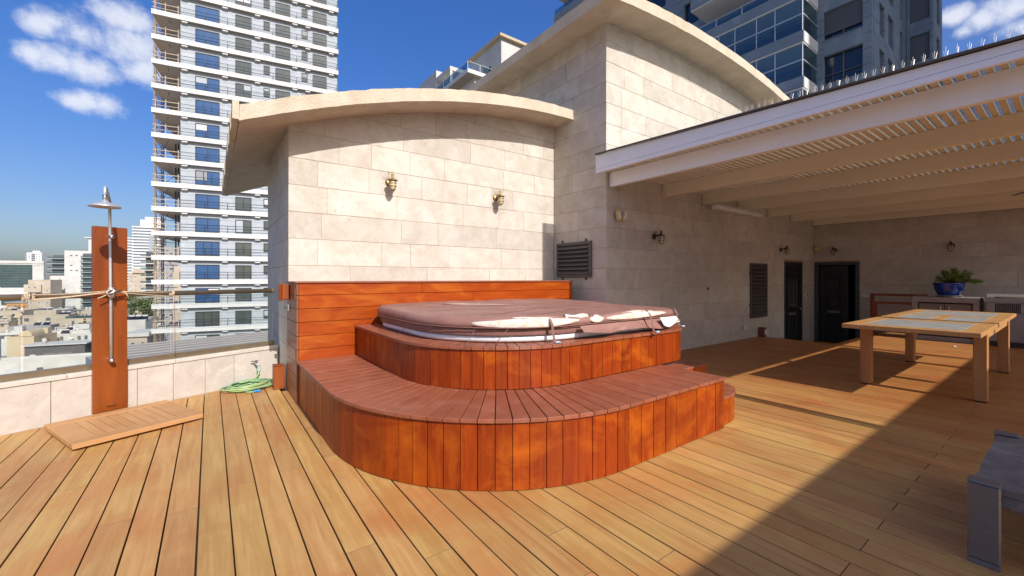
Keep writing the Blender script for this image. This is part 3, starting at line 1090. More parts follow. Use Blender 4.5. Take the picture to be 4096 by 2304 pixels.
def wob(x, y_, z, amp, sc_=2.2):
    return amp * mnoise.noise(Vector((x * sc_, y_ * sc_, z * 3)))


def sag(x, y_):
    """height field of the pad top: crowned middle, two fold grooves, slumped right end"""
    h = .012 * mnoise.noise(Vector((x * 1.7, y_ * 1.7, 3.1)))
    h += .0045 * mnoise.noise(Vector((x * 7.0, y_ * 4.0, 1.7))) + .002 * mnoise.noise(Vector((x * 15.0, y_ * 11.0, 5.7)))
    h += .010 * max(0, 1 - ((x - 2.5) / 1.3) ** 2) * max(0, 1 - ((y_ - 3.6) / 1.1) ** 2)
    gx = (x - 2.72) - (y_ - 3.4) * .10
    h -= .016 * math.exp(-(gx / .022) ** 2)
    gx2 = (x - 3.42) - (y_ - 3.4) * .06
    h -= .014 * math.exp(-(gx2 / .02) ** 2)
    h += .02 * max(0, (y_ - 3.2)) - .012 * max(0, x - 3.3)
    return h


def pad(outline, z0, z1, rnd, mat, name, topfn=None, amp=.004, nin=9, bulge=.0):
    mb = MB()
    rings_ = []
    prof_ = [(-rnd * .5, z0), (-rnd * .1, z0 + .003), (bulge * .5, z0 + rnd * .5), (bulge, (z0 + z1) / 2), (0, z1 - rnd * .7), (-rnd * .3, z1 - rnd * .25), (-rnd, z1)]
    for d, h in prof_:
        r_ = []
        for x, y_ in loop_off(outline, d):
            e = wob(x, y_, h, amp, 5)
            top_ = (topfn(x, y_) if topfn else 0) * min(1, max(0, (h - z0) / (z1 - z0)))
            r_.append((x - 2.7, y_ - 3.45 + e, h + top_))
        rings_.append(r_)
    last = loop_off(outline, -rnd)
    cx_ = sum(p[0] for p in last) / len(last); cy_ = sum(p[1] for p in last) / len(last)
    for k in range(1, nin + 1):
        t = k / nin
        r_ = []
        for x, y_ in last:
            xx, yy = x + (cx_ - x) * t * .98, y_ + (cy_ - y_) * t * .98
            r_.append((xx - 2.7, yy - 3.45, z1 + (topfn(xx, yy) if topfn else 0)))
        rings_.append(r_)
    skin(mb, rings_)
    m = len(rings_[-1])
    mb.add(rings_[-1], [tuple(range(m))])
    return mb.build(name, mat, cov, smooth=True)


low_ol = rrect(CX0 - .005, CX1 + .005, CY0 - .01, CY1 + .01, .96, .36, .35)
pad(low_ol, 0.0, .062, .012, "vinyl_edge", "lower_skirt", None, .006, nin=1)
top_ol = rrect(CX0 - .02, CX1 + .02, CY0 - .03, CY1 + .03, .97, .36, .35)
pad(top_ol, .060, .138, .03, "vinyl", "top_pad", sag, .006, nin=26, bulge=.012)

# piping line round the pad
pl_ = loop_off(top_ol, .012)
MB().tube([(x - 2.7, y_ - 3.45, .066) for x, y_ in pl_ + pl_[:1]], .0045, 6, caps=False).build("piping", "vinyl_edge", cov, smooth=True)


def outline_at(olp, s0, s1, n_):
    """sample outline between the points nearest to two plan positions along the front"""
    L_ = [0]
    for i in range(len(olp)):
        L_.append(L_[-1] + math.dist(olp[i], olp[(i + 1) % len(olp)]))
    def near(q):
        return min(range(len(olp)), key=lambda i: math.dist(olp[i], q))
    a, b = L_[near(s0)], L_[near(s1)]
    if b < a: b += L_[-1]
    res = []
    for k in range(n_ + 1):
        t = (a + (b - a) * k / n_) % L_[-1]
        for i in range(len(olp)):
            if L_[i] <= t <= L_[i + 1] + 1e-9:
                f_ = (t - L_[i]) / max(1e-9, L_[i + 1] - L_[i])
                p, q = olp[i], olp[(i + 1) % len(olp)]
                res.append((p[0] + (q[0] - p[0]) * f_, p[1] + (q[1] - p[1]) * f_))
                break
    return res


def side_tear(q0, q1, zc0, zc1, h, name, mat, off=.014, n_=26, seed=1, top_bias=0.0):
    """an almond shaped opening on the rounded side of the pad showing the foam, with frayed lips"""
    rr_ = random.Random(seed)
    pts = loop_off(outline_at(top_ol, q0, q1, n_), off)
    up = []; dn = []; mid = []
    for i, (x, y_) in enumerate(pts):
        t = i / n_
        hh = h * math.sin(math.pi * min(1, max(0, t))) ** .6 * rr_.uniform(.95, 1.04) + .0015
        zc = zc0 + (zc1 - zc0) * t
        nx_, ny_ = (pts[min(i + 1, n_)][1] - pts[max(i - 1, 0)][1]), -(pts[min(i + 1, n_)][0] - pts[max(i - 1, 0)][0])
        ln = math.hypot(nx_, ny_) or 1
        nx_, ny_ = nx_ / ln, ny_ / ln
        hu = hh * .5 / (h * .5)
        up.append((x - 2.7 - nx_ * (.012 + .034 * hu), y_ - 3.45 - ny_ * (.012 + .034 * hu), zc + (.142 + sag(x, y_) - zc) * min(1, hu)))
        mid.append((x - 2.7 + nx_ * .003, y_ - 3.45 + ny_ * .003, zc + hh * .22))
        dn.append((x - 2.7 - nx_ * .003, y_ - 3.45 - ny_ * .003, zc - hh * .5))
    m = len(up)
    mb = MB()
    mb.add(up + mid + dn, [(m + i, m + i + 1, i + 1, i) for i in range(m - 1)] + [(2 * m + i, 2 * m + i + 1, m + i + 1, m + i) for i in range(m - 1)])
    mb.build(name, mat, cov, smooth=True)
    lip = MB()
    lip.tube([(a + rr_.uniform(-.002, .002), b - .001, c_ + rr_.uniform(-.002, .004)) for a, b, c_ in up], [.0055 + .003 * rr_.random() for _ in up], 6)
    lip.tube([(a, b - .001, c_) for a, b, c_ in dn], .004, 6)
    lip.build("torn_edge", "vinyl", cov, smooth=True)


side_tear((1.60, 2.80), (2.46, 2.405), .098, .106, .074, "exposed_foam", "foam", seed=3)
side_tear((2.52, 2.405), (2.69, 2.405), .103, .103, .06, "exposed_foam", "foam", seed=4, n_=10)
side_tear((2.76, 2.405), (3.62, 2.405), .098, .108, .052, "exposed_foam", "foam", seed=5)


def top_patch(cx_, cy_, lx, ly, ang, mat, name, seed=1, lift=.006):
    rr_ = random.Random(seed)
    n_ = 22
    ca, sa = math.cos(ang), math.sin(ang)
    ring_o = []
    for i in range(n_):
        t = 2 * math.pi * i / n_
        a, b = lx * math.cos(t) * rr_.uniform(.85, 1.1), ly * math.sin(t) * rr_.uniform(.8, 1.15)
        x, y_ = cx_ + a * ca - b * sa, cy_ + a * sa + b * ca
        ring_o.append((x, y_))
    vs_ = []
    for k in (1.0, .66, .3):
        for x, y_ in ring_o:
            xx, yy = cx_ + (x - cx_) * k, cy_ + (y_ - cy_) * k
            vs_.append((xx - 2.7, yy - 3.45, .138 + sag(xx, yy) + lift * (1 if k < 1 else .35)))
    fs = []
    for r_ in range(2):
        for i in range(n_):
            j = (i + 1) % n_
            fs.append((r_ * n_ + i, r_ * n_ + j, (r_ + 1) * n_ + j, (r_ + 1) * n_ + i))
    fs.append(tuple(range(2 * n_, 3 * n_)))
    MB().add(vs_, fs).build(name, mat, cov, smooth=True)
    MB().tube([(x - 2.7, y_ - 3.45, .138 + sag(x, y_) + .004) for x, y_ in ring_o + ring_o[:1]], .005, 6, caps=False).build("torn_edge", "vinyl", cov, smooth=True)


top_patch(2.38, 3.83, .40, .10, rad(-38), "foam", "exposed_foam", 7)
# curled flap of torn vinyl above the front tear
fl = MB()
v = []; f = []
for i in range(9):
    for j in range(5):
        a = i / 8; b = j / 4
        x = 2.30 + .26 * a; y_ = 2.455 - .05 * b
        v.append((x - 2.7, y_ - 3.45, .138 + .022 * math.sin(b * 2.6) - .05 * b * b + .006 * math.sin(a * 9 + b * 3)))
for i in range(8):
    for j in range(4):
        f.append((i * 5 + j, (i + 1) * 5 + j, (i + 1) * 5 + j + 1, i * 5 + j + 1))
o = MB().add(v, f).build("torn_flap", "foam", cov, smooth=True, fix=False)
# skirt hanging loose along the right front edge, and the white patch behind it
v = []; f = []
NX = 40
for i in range(NX + 1):
    t = i / NX
    x = 2.42 + 1.32 * t
    for j in range(7):
        b = j / 6
        drop = (.055 + .032 * math.sin(t * 9.5) * t + .03 * (1 if t > .3 else t / .3)) * (1 - .75 * max(0, (t - .88) / .12))
        y_ = 2.40 - .02 - (.045 + .02 * math.sin(t * 14)) * b ** 1.4 - .012 * math.sin(t * 23 + b * 3) * b
        v.append((x - 2.7, y_ - 3.45, .058 - drop * b * .86))
for i in range(NX):
    for j in range(6):
        f.append((i * 7 + j, (i + 1) * 7 + j, (i + 1) * 7 + j + 1, i * 7 + j + 1))
o = MB().add(v, f).build("loose_skirt", "vinyl", cov, smooth=True, fix=False)
v = []; f = []
for i in range(11):
    t = i / 10
    for j in range(4):
        b = j / 3
        x = 3.44 + .26 * t + .05 * b
        v.append((x - 2.7, 2.335 - .012 * b - .004 * math.sin(t * 8) - 3.45, .072 - (.075 + .02 * math.sin(t * 5)) * b))
for i in range(10):
    for j in range(3):
        f.append((i * 4 + j, (i + 1) * 4 + j, (i + 1) * 4 + j + 1, i * 4 + j + 1))
MB().add(v, f).build("white_lining", "spa_shell", cov, smooth=True, fix=False)
v = []; f = []
for i in range(9):
    t = i / 8
    for j in range(4):
        b = j / 3
        v.append((3.64 + .20 * t - .03 * b - 2.7, 2.352 + .05 * t * t - .02 * b - 3.45, .075 - (.085 - .03 * t) * b + .006 * math.sin(7 * t)))
for i in range(8):
    for j in range(3):
        f.append((i * 4 + j, (i + 1) * 4 + j, (i + 1) * 4 + j + 1, i * 4 + j + 1))
MB().add(v, f).build("loose_skirt", "vinyl", cov, smooth=True, fix=False)
# straps with plastic buckles
for (x, y_, dx) in ((2.13, 2.42, .03), (3.26, 2.33, .05), (3.86, 2.45, .06)):
    s_ = MB()
    z0 = .058
    pts = [(x, y_ - .0, .13), (x + .004, y_ - .024, .09), (x + .008, y_ - .03, .03), (x + dx * .5, y_ - .036, -.035), (x + dx, y_ - .05, -.056)]
    for p, q in zip(pts[:-1], pts[1:]):
        s_.add([(p[0] - 2.712, p[1] - 3.45, p[2]), (p[0] - 2.688, p[1] - 3.45, p[2]), (q[0] - 2.688, q[1] - 3.45, q[2]), (q[0] - 2.712, q[1] - 3.45, q[2])], [(0, 1, 2, 3)])
    so_ = s_.build("strap", "strap", cov, fix=False)
    e = pts[-1]
    cb("buckle", e[0] - 2.7 - .022, e[0] - 2.7 + .022, e[1] - 3.45 - .02, e[1] - 3.45 + .005, e[2] + .002, e[2] + .018, "buckle", so_, .004, rot=(0, 0, R.uniform(-.4, .4)))
# thin cords lashed over the cover
CORDS = [((1.36, 4.52, .80), (2.05, 4.15), (3.3, 3.55), (4.0, 3.45, .86)), ((1.30, 3.95, .755), (1.62, 3.72), (2.6, 3.5), (3.5, 3.7, .90)),
         ((1.33, 3.55, .755), (1.60, 3.45), (2.5, 3.18), (3.4, 3.15, .90)), ((1.50, 2.62, .755), (1.78, 2.85), (2.6, 3.1), (3.6, 3.35, .90)),
         ((1.62, 2.46, .755), (1.98, 2.62), (2.8, 2.85), (3.75, 3.0, .89))]
for a, b, c_, d_ in CORDS:
    zt = lambda p: Z2 + .058 + .145 + sag(*p[:2])
    p0 = Vector(a); p1 = Vector((b[0], b[1], zt(b))); p2 = Vector((c_[0], c_[1], zt(c_))); p3 = Vector((d_[0], d_[1], zt(d_)))
    pts = [p0, p1]
    for q0, q1 in ((p1, p2), (p2, p3)):
        for k in range(1, 9):
            q = q0.lerp(q1, k / 8)
            q.z = Z2 + .058 + .143 + sag(q.x, q.y)
            pts.append(q)
    MB().tube([(p.x - 2.7, p.y - 3.45, p.z - Z2 - .058) for p in pts], .0022, 5).build("cord", "vinyl_edge", cov, smooth=True)

# ================================================================== shower corner
def sh_part(root, org):
    return root


shb = thing("shower", "outdoor shower with red wooden post, steel riser and round head", "shower", pw(.64, -.05, 0), PANG)
cb("backboard", -.118, .118, 0, .045, .03, 1.722, "post_wood", shb, .004)
rs = MB().tube([(-.005, -.03, .50), (-.008, -.03, 1.1), (-.012, -.03, 1.63), (-.016, -.03, 1.96)] +
               [(-.016 - .14 * t, -.03 - .42 * t, 1.96 + .055 * math.sin(math.pi * min(1, t * 1.0) * .5)) for t in (.04, .12, .3, .6, .85, .95)] +
               [(-.157, -.452, 2.0), (-.158, -.455, 1.97), (-.158, -.455, 1.895)], .0115, 14)
rs.build("riser_pipe", "steel", shb, smooth=True)
hd = MB().lathe([(.012, .06), (.022, .055), (.03, .042), (.07, .032), (.098, .014), (.103, .004), (.101, 0), (.095, .002), (.03, .008)], 40, 'Z', (-.158, -.455, 1.84))
hd.build("shower_head", "steel", shb, smooth=True)
MB().lathe([(.016, 1.905), (.016, 1.94)], 20, 'Z', (-.158, -.455, 0)).build("collar", "chrome", shb, smooth=True)
for z in (.50, 1.63):
    MB().lathe([(.017, -.075), (.019, -.06), (.019, -.02), (.012, 0)], 20, 'Y', (-.008, 0, z)).build("pipe_clamp", "chrome", shb, smooth=True)
vb = MB().lathe([(.017, -.045), (.019, -.03), (.019, .03), (.017, .045)], 18, 'Z', (-.007, -.03, 1.12))
vb.tube([(-.007, -.03, 1.12), (-.007, -.10, 1.12)], .012, 14)
vb.build("valve_body", "steel", shb, smooth=True)
MB().tube([(-.06, -.10, 1.105), (.05, -.10, 1.14)], .0065, 10).build("valve_handle", "chrome", shb, smooth=True)
MB().tube([(-.012, -.10, 1.075), (-.002, -.10, 1.165)], .0065, 10).build("valve_handle", "chrome", shb, smooth=True)
cb("foot_clip", -.03, .03, -.012, 0, .075, .09, "post_wood", shb, .003)

# rope knotted round the valve and tied off on the handrail
rp = thing("clothes_rope", "tan rope knotted at the shower valve and tied to the handrail", "rope", pw(.64, -.06, 1.10), PANG)
def rpt(pts, r=.0042):
    return MB().tube(pts, r, 6)
kn = MB()
for k in range(5):
    t0 = k * .5
    kn.tube([(-.012 + .036 * math.cos(t0 + a) , -.05 + .03 * math.sin(a * 1.3 + k), .015 + .024 * math.sin(t0 + a * .9) + .006 * k - .015) for a in [i * .35 for i in range(19)]], .0055, 6)
kn.build("knot", "rope", rp, smooth=True)
SAG = [(0, 0), (.25, -.004), (.5, -.008), (.75, -.006), (1, 0)]
for (a, b) in (((-.03, -.05, .035), (-.468, .045, .012)), ((-.03, -.05, .028), (-.475, .04, -.024)), ((-.03, -.05, .022), (-.51, .04, -.032)),
               ((.03, -.05, .03), (.475, .05, .012)), ((.03, -.05, .022), (.48, .05, -.03))):
    rpt([tuple(a[i] + (b[i] - a[i]) * t + (dz if i == 2 else 0) for i in range(3)) for t, dz in SAG]).build("strand", "rope", rp, smooth=True)
for s0, n_ in ((-.515, 4), (-.468, 2), (.478, 3)):
    for k in range(n_):
        rpt([(s0 + .009 * k + .004 * math.sin(a), .08 + .0288 * math.cos(a), -.007 + .0288 * math.sin(a)) for a in [2 * math.pi * i / 16 for i in range(17)]], .0044).build("wrap", "rope", rp, smooth=True)
rpt([(-.02, -.06, .02), (-.05, -.07, .0), (-.085, -.072, -.02), (-.11, -.074, -.03)], .005).build("loose_end", "rope", rp, smooth=True)
rpt([(.02, -.06, .03), (.055, -.072, .028), (.085, -.074, .008), (.10, -.075, -.028)], .0065).build("loose_end", "rope", rp, smooth=True)
rpt([(.488, .045, -.03), (.487, .05, -.2), (.489, .05, -.45), (.488, .05, -.66)], .0022).build("loose_end", "rope", rp, smooth=True)
rpt([(.498, .045, -.03), (.500, .05, -.2), (.503, .05, -.45), (.506, .05, -.66)], .0022).build("loose_end", "strap", rp, smooth=True)

# duckboard tray in front of the shower
tr = thing("shower_tray", "flat teak duckboard on the deck in front of the shower", "duckboard", (-.573, 4.767, 0), rad(22.3))
W_, D_ = .81, .79
cb("frame_board", -W_ / 2, W_ / 2, -D_ / 2, -D_ / 2 + .115, .018, .056, "tray_wood", tr, .004)
cb("frame_board", -W_ / 2, W_ / 2, D_ / 2 - .115, D_ / 2, .018, .056, "tray_wood", tr, .004)
cb("end_board", -W_ / 2, -W_ / 2 + .15, -D_ / 2 + .117, D_ / 2 - .117, .018, .0555, "tray_wood", tr, .003)
cb("end_board", W_ / 2 - .15, W_ / 2, -D_ / 2 + .117, D_ / 2 - .117, .018, .0555, "tray_wood", tr, .003)
for i in range(8):
    x0 = -W_ / 2 + .152 + i * (W_ - .304) / 8
    cb("slat", x0 + .002, x0 + (W_ - .304) / 8 - .003, -D_ / 2 + .118, D_ / 2 - .118, .018, .054, "tray_wood", tr, .003)
for x0 in (-.3, 0, .3):
    cb("bearer", x0 - .02, x0 + .02, -D_ / 2 + .08, D_ / 2 - .05, .001, .017, "tray_wood", tr, .002)

# tap and coiled hose
tp = thing("garden_tap", "small brass tap on the parapet with a green hose connector", "tap", pw(1.925, 0, .235), PANG)
MB().lathe([(.02, -.008), (.02, 0)], 18, 'Y').build("flange", "steel", tp, smooth=True)
MB().tube([(0, 0, 0), (0, -.05, 0), (.008, -.075, -.008), (.012, -.08, -.03)], .011, 12).build("spout", "steel", tp, smooth=True)
MB().tube([(0, -.045, 0), (0, -.045, .03)], .008, 10).build("stem", "dark_bronze", tp, smooth=True)
cb("lever", -.055, .025, -.055, -.035, .03, .037, "dark_bronze", tp, .003)
MB().lathe([(.014, 0), (.016, -.005), (.016, -.045), (.019, -.047), (.019, -.062), (.012, -.066)], 16, 'Z', (.013, -.08, -.028)).build("hose_connector", "fitting_green", tp, smooth=True)
hs = thing("garden_hose", "coiled green and yellow garden hose with blue nozzle on the deck", "hose", (.36, 5.56, 0))
rr = random.Random(5)
pts = []
cx_, cy_ = 0.0, 0.0
turns = 6.2
NP = 230
for i in range(NP):
    t = i / (NP - 1)
    a = 2 * math.pi * turns * t + .8
    r_ = .185 - .035 * math.sin(t * 19) - .03 * math.sin(t * 7.3 + 1)
    px = r_ * 1.12 * math.cos(a) + .014 * math.sin(t * 31)
    py = r_ * .88 * math.sin(a) + .014 * math.cos(t * 27)
    pz = .0105 + .052 * t + .009 * math.sin(a * 1.5 + t * 9)
    pts.append(Vector((px * math.cos(.35) - py * math.sin(.35), px * math.sin(.35) + py * math.cos(.35), max(.0105, pz))))
tapp = Vector(pw(1.938, -.08, .165)) - Vector((.36, 5.56, 0))
tail = [pts[-1].lerp(tapp + Vector((-.02, -.03, -.14)), .5) + Vector((0, 0, .01)), tapp + Vector((-.02, -.02, -.11)), tapp + Vector((-.003, 0, -.05)), tapp]
head = [Vector((.03, -.262, .014)), Vector((-.03, -.255, .0105)), Vector((-.12, -.21, .0105))]
sm = []
allp = head + pts + tail
for i, p in enumerate(allp):
    if 0 < i < len(allp) - 1: sm.append((allp[i - 1] + p * 2 + allp[i + 1]) / 4)
    else: sm.append(p)
hm = MB(); hm.tube(sm, .0098, 8)
# two tone: every other longitudinal face strip is the yellow band
hm.m = [1 if (i % 8) in (1, 5) else 0 for i in range(len(hm.m))]
hm.build("hose", ["hose_green", "hose_stripe"], hs, smooth=True)
e = head[0]
MB().lathe([(.010, 0), (.014, .002), (.014, .022), (.011, .024), (.011, .03), (.0155, .032), (.0155, .058), (.011, .06)], 16, 'X', (e.x - .004, e.y, .016)).build("nozzle", "fitting_blue", hs, smooth=True)
# short wooden post by the wall
pb = thing("wooden_post", "short red wooden boxed post beside the coiled hose", "post", (.625, 5.345, 0))
cb("box", -.056, .056, -.055, .055, .002, .255, "post_wood", pb, .005)
cb("cap", -.058, .058, -.057, .057, .256, .276, "post_wood", pb, .006)

# ================================================================== wall lamps
def make_lamp(metal, glassm, label, loc, rotz, spikes=True):
    t = thing("wall_lamp", label, "wall lamp", loc, rotz, "caged bulkhead wall lamps")
    MB().lathe([(.050, 0), (.050, -.010), (.044, -.018), (.030, -.024), (.0, -.026)], 24, 'Y').build("wall_plate", metal, t, smooth=True)
    MB().tube([(0, -.015, 0), (0, -.05, .006), (0, -.085, .022), (0, -.115, .030), (0, -.135, .030)], [.014, .013, .013, .014, .016], 12).build("arm", metal, t, smooth=True)
    MB().lathe([(.014, .085), (.016, .083), (.016, .03), (.020, .024), (.030, .018), (.040, .012), (.062, .006), (.064, .0), (.060, -.003), (.03, -.004)], 28, 'Z', (0, -.135, 0)).build("hood", metal, t, smooth=True)
    MB().lathe([(.040, -.004), (.041, -.03), (.041, -.075), (.037, -.098), (.026, -.115), (.010, -.124), (.0, -.125)], 24, 'Z', (0, -.135, 0)).build("glass_globe", glassm, t, smooth=True)
    cg = MB()
    for k in range(4):
        a = math.pi / 2 * k + .4
        cg.tube([(.046 * math.cos(a), -.135 + .046 * math.sin(a), -.002), (.047 * math.cos(a), -.135 + .047 * math.sin(a), -.078), (.042 * math.cos(a), -.135 + .042 * math.sin(a), -.103),
                 (.027 * math.cos(a), -.135 + .027 * math.sin(a), -.124), (0, -.135, -.134)], .0035, 6)
    for z in (-.036, -.072):
        cg.tube([(.047 * math.cos(a), -.135 + .047 * math.sin(a), z) for a in [2 * math.pi * i / 24 for i in range(25)]], .0035, 6, caps=False)
    cg.build("cage", metal, t, smooth=True)
    if spikes:
        sk = MB()
        rr_ = random.Random(hash(label) % 1000)
        for k in range(16):
            a = rr_.uniform(-1.9, 1.9)
            sk.tube([(.02 * math.sin(a), -.02, .03 + .015 * math.cos(a)), (.12 * math.sin(a), -.03 - rr_.uniform(0, .09), .045 + .085 * math.cos(a))], .0009, 3)
        sk.build("spike_wires", metal, t)['kind'] = 'stuff'
    return t


make_lamp("brass", "lamp_glass", "left brass caged lamp on the sunlit wall above the hot tub", (1.848, WL_Y, 2.475), 0)
make_lamp("brass", "lamp_glass", "right brass caged lamp on the sunlit wall, nearer the vent", (3.49, WL_Y, 2.465), 0)
make_lamp("dark_bronze", "lamp_glass", "dark caged lamp on the shaded long wall near its outer corner", (5.816, WR_Y, 1.925), 0)
make_lamp("dark_bronze", "lamp_glass", "dark caged lamp on the long wall beside the narrow black door", (10.66, WR_Y, 1.915), 0, False)
make_lamp("dark_bronze", "lamp_glass", "dark caged lamp on the back wall above the open doorway", (XB, 3.62, 1.955), rad(-90), False)
make_lamp("dark_bronze", "lamp_glass", "dark caged lamp on the back wall above the blue plant pot", (XB, 1.585, 1.95), rad(-90), False)


# ================================================================== louvred vents
def make_vent(name, label, loc, rotz, w, h, n, lugs):
    t = thing(name, label, "vent", loc, rotz)
    fr = .045
    cb("frame_bar", -w / 2, w / 2, -.035, -.002, h - fr, h, "iron_grey", t)
    cb("frame_bar", -w / 2, w / 2, -.035, -.002, 0, fr, "iron_grey", t)
    cb("frame_bar", -w / 2, -w / 2 + fr, -.034, -.003, fr + .001, h - fr - .001, "iron_grey", t)
    cb("frame_bar", w / 2 - fr, w / 2, -.034, -.003, fr + .001, h - fr - .001, "iron_grey", t)
    cb("back_plate", -w / 2 + fr, w / 2 - fr, -.006, -.002, fr, h - fr, "dark_void", t, .0005)
    step = (h - 2 * fr) / n
    me = cbox_mesh(w - 2 * fr - .004, .006, step * 1.15, .001, "iron_grey")
    for i in range(n):
        ob("louvre", me, t, (0, -.026, fr + step * (i + .5)), (rad(-38), 0, 0))
    for (x, z) in lugs:
        cb("lug", x - .018, x + .018, -.012, -.002, z - .028, z + .028, "iron_grey", t, .008)
    return t


make_vent("wall_vent", "small square louvred vent on the shaded wall between the sunlit walls", (WM_X, 4.72, 1.268), rad(-90), .76, .55, 7, ((-.26, .568), (.26, .568), (-.26, -.018), (.26, -.018)))
make_vent("louvred_shutter", "tall narrow dark louvred shutter on the long wall before the doors", (9.525, WR_Y, .407), 0, .78, 1.16, 13, ((-.408, .95), (.408, .90), (-.408, .28), (.408, .32)))

# ================================================================== doors
def door_leaf(t, w, h, x_mid, y_face, flip=1):
    """panelled iron door in local frame facing -y, its foot at z=0"""
    cb("leaf", x_mid - w / 2, x_mid + w / 2, y_face, y_face + .05, .005, h, "door_black", t, .003)
    pw_ = w * .52
    def ring(z0, z1, nm):
        for a, b, c_, d_ in ((x_mid - pw_ / 2, x_mid + pw_ / 2, z1 - .03, z1), (x_mid - pw_ / 2, x_mid + pw_ / 2, z0, z0 + .03),
                             (x_mid - pw_ / 2, x_mid - pw_ / 2 + .03, z0 + .031, z1 - .031), (x_mid + pw_ / 2 - .03, x_mid + pw_ / 2, z0 + .031, z1 - .031)):
            cb(nm, a, b, y_face - .022, y_face - .001, c_, d_, "door_black", t, .008)
    ring(h * .46, h * .86, "upper_moulding")
    ring(h * .12, h * .36, "lower_moulding")
    gr = MB()
    for k in range(4):
        x = x_mid + (k - 1.5) * pw_ * .17
        gr.tube([(x, y_face - .012, h * .5), (x, y_face - .012, h * .82)], .007, 6)
    for z, r_ in ((h * .76, .075), (h * .52, .07)):
        gr.tube([(x_mid + r_ * math.cos(a), y_face - .014, z + r_ * math.sin(a)) for a in [2 * math.pi * i / 20 for i in range(21)]], .008, 6, caps=False)
        gr.tube([(x_mid + r_ * .45 * math.cos(a), y_face - .014, z + r_ * .45 * math.sin(a)) for a in [2 * math.pi * i / 14 for i in range(15)]], .007, 6, caps=False)
    gr.build("iron_grille", "iron_grey", t)
    cb("crown_moulding", x_mid - pw_ * .62, x_mid + pw_ * .62, y_face - .03, y_face - .001, h * .885, h * .91, "door_black", t, .006)
    cb("letter_plate", x_mid - pw_ * .4, x_mid + pw_ * .4, y_face - .02, y_face - .001, h * .395, h * .425, "brushed", t, .006)


FZ = -.42
nd = thing("side_door", "narrow closed black panelled door in the long wall", "door", ((DX0 + DX1) / 2, WR_Y, FZ), 0)
dw = DX1 - DX0; dh = DZ - FZ
cb("frame_bar", -dw / 2 + .002, -dw / 2 + .07, -.012, .16, 0, dh - .003, "door_black", nd)
cb("frame_bar", dw / 2 - .07, dw / 2 - .002, -.012, .16, 0, dh - .003, "door_black", nd)
cb("frame_bar", -dw / 2 + .071, dw / 2 - .071, -.011, .16, dh - .075, dh - .003, "door_black", nd)
door_leaf(nd, dw - .145, dh - .08, 0, .03)
MB().tube([(dw / 2 - .12, .03, .92), (dw / 2 - .12, -.03, .92), (dw / 2 - .21, -.035, .92)], .009, 8).build("handle", "steel", nd, smooth=True)
od = thing("open_doorway", "dark open doorway with grey frame in the far corner", "doorway", (XB, 3.595, FZ), rad(-90))
dw2, dh2 = .92, 1.66 - FZ
cb("frame_bar", -dw2 / 2, -dw2 / 2 + .075, -.02, .2, 0, dh2, "door_frame", od, .006)
cb("frame_bar", dw2 / 2 - .075, dw2 / 2, -.02, .2, 0, dh2, "door_frame", od, .006)
cb("frame_bar", -dw2 / 2 + .076, dw2 / 2 - .076, -.019, .2, dh2 - .075, dh2, "door_frame", od, .006)
cb("threshold", -dw2 / 2 + .076, dw2 / 2 - .076, -.03, .2, .001, .03, "teak_leg", od, .004)
door_leaf(od, .60, dh2 - .09, -.075, .09)
rmb = MB()
rmb.box(-1.2, 1.2, 2.4, 2.5, 0, 2.6); rmb.box(-1.2, -1.1, .305, 2.4, 0, 2.6); rmb.box(1.1, 1.2, .305, 2.4, 0, 2.6)
rmb.box(-1.2, 1.2, .305, 2.5, 2.5, 2.6); rmb.box(-1.2, 1.2, .2, 2.5, -.08, -.001)
rmb.box(-1.2, -dw2 / 2, .303, .32, 0, 2.6); rmb.box(dw2 / 2, 1.2, .303, .32, 0, 2.6)
rmb.build("inner_room", "dark_void", od)  # the room's darkness is put into its near-black colour

# ================================================================== small wall fittings
def fit(name, label, cat, loc, rotz=0):
    return thing(name, label, cat, loc, rotz)


t = fit("motion_sensor", "pair of yellowed motion sensors under the pergola corner", "sensor", (4.92, WR_Y, 2.25))
cb("mount", -.05, .05, -.03, -.001, -.01, .03, "plastic_yellow", t, .008)
for s_ in (-1, 1):
    o = MB().box(-.035, .035, -.07, 0, -.15, 0)
    o = cb("sensor_head", -.036, .036, -.10, -.035, -.15, .0, "plastic_yellow", t, .016, rot=(0, s_ * rad(14), 0))
    o.location = (s_ * .065, -.07, -.075)
    w_ = cb("sensor_window", -.022, .022, -.006, 0, -.05, .05, "plastic_white", o, .003)
    w_.location = (0, -.0345, 0)
t = fit("security_sensor", "single yellowed sensor high in the far corner", "sensor", (XB, 4.0, 2.0), rad(-90))
cb("mount", -.03, .03, -.03, -.001, .0, .09, "plastic_yellow", t, .008)
o = cb("sensor_head", -.05, .05, -.13, -.035, -.04, .075, "plastic_yellow", t, .025, rot=(.3, .2, .3))
o.location = (.02, -.085, .02)
t = fit("wall_panel", "small white control panel beside the narrow door", "switch", (12.17, WR_Y, .77))
cb("plate", -.06, .06, -.022, -.001, 0, .10, "plastic_white", t, .006)
cb("screen", -.015, .04, -.0255, -.0225, .03, .075, "dark_void", t, .001)
t = fit("power_socket", "white power socket low on the shaded long wall", "socket", (8.875, WR_Y, .19))
cb("cover", -.05, .05, -.035, -.001, 0, .085, "plastic_white", t, .008)
cb("flap", -.04, .04, -.042, -.0355, .008, .07, "plastic_white", t, .003)
t = fit("socket_box", "dark wooden post with white socket at the landing edge", "socket", (9.56, WR_Y - .07, 0))
cb("post", -.06, .06, -.06, .06, .002, .20, "stain_side", t, .006)
cb("socket_plate", -.04, .04, -.072, -.061, .05, .15, "plastic_white", t, .004)
t = fit("wall_hole", "small round black cable outlet on the shaded wall", "outlet", (7.484, WR_Y, 1.056))
MB().lathe([(.022, -.012), (.026, -.008), (.026, -.001)], 16, 'Y').build("ring", "fan_black", t, smooth=True)
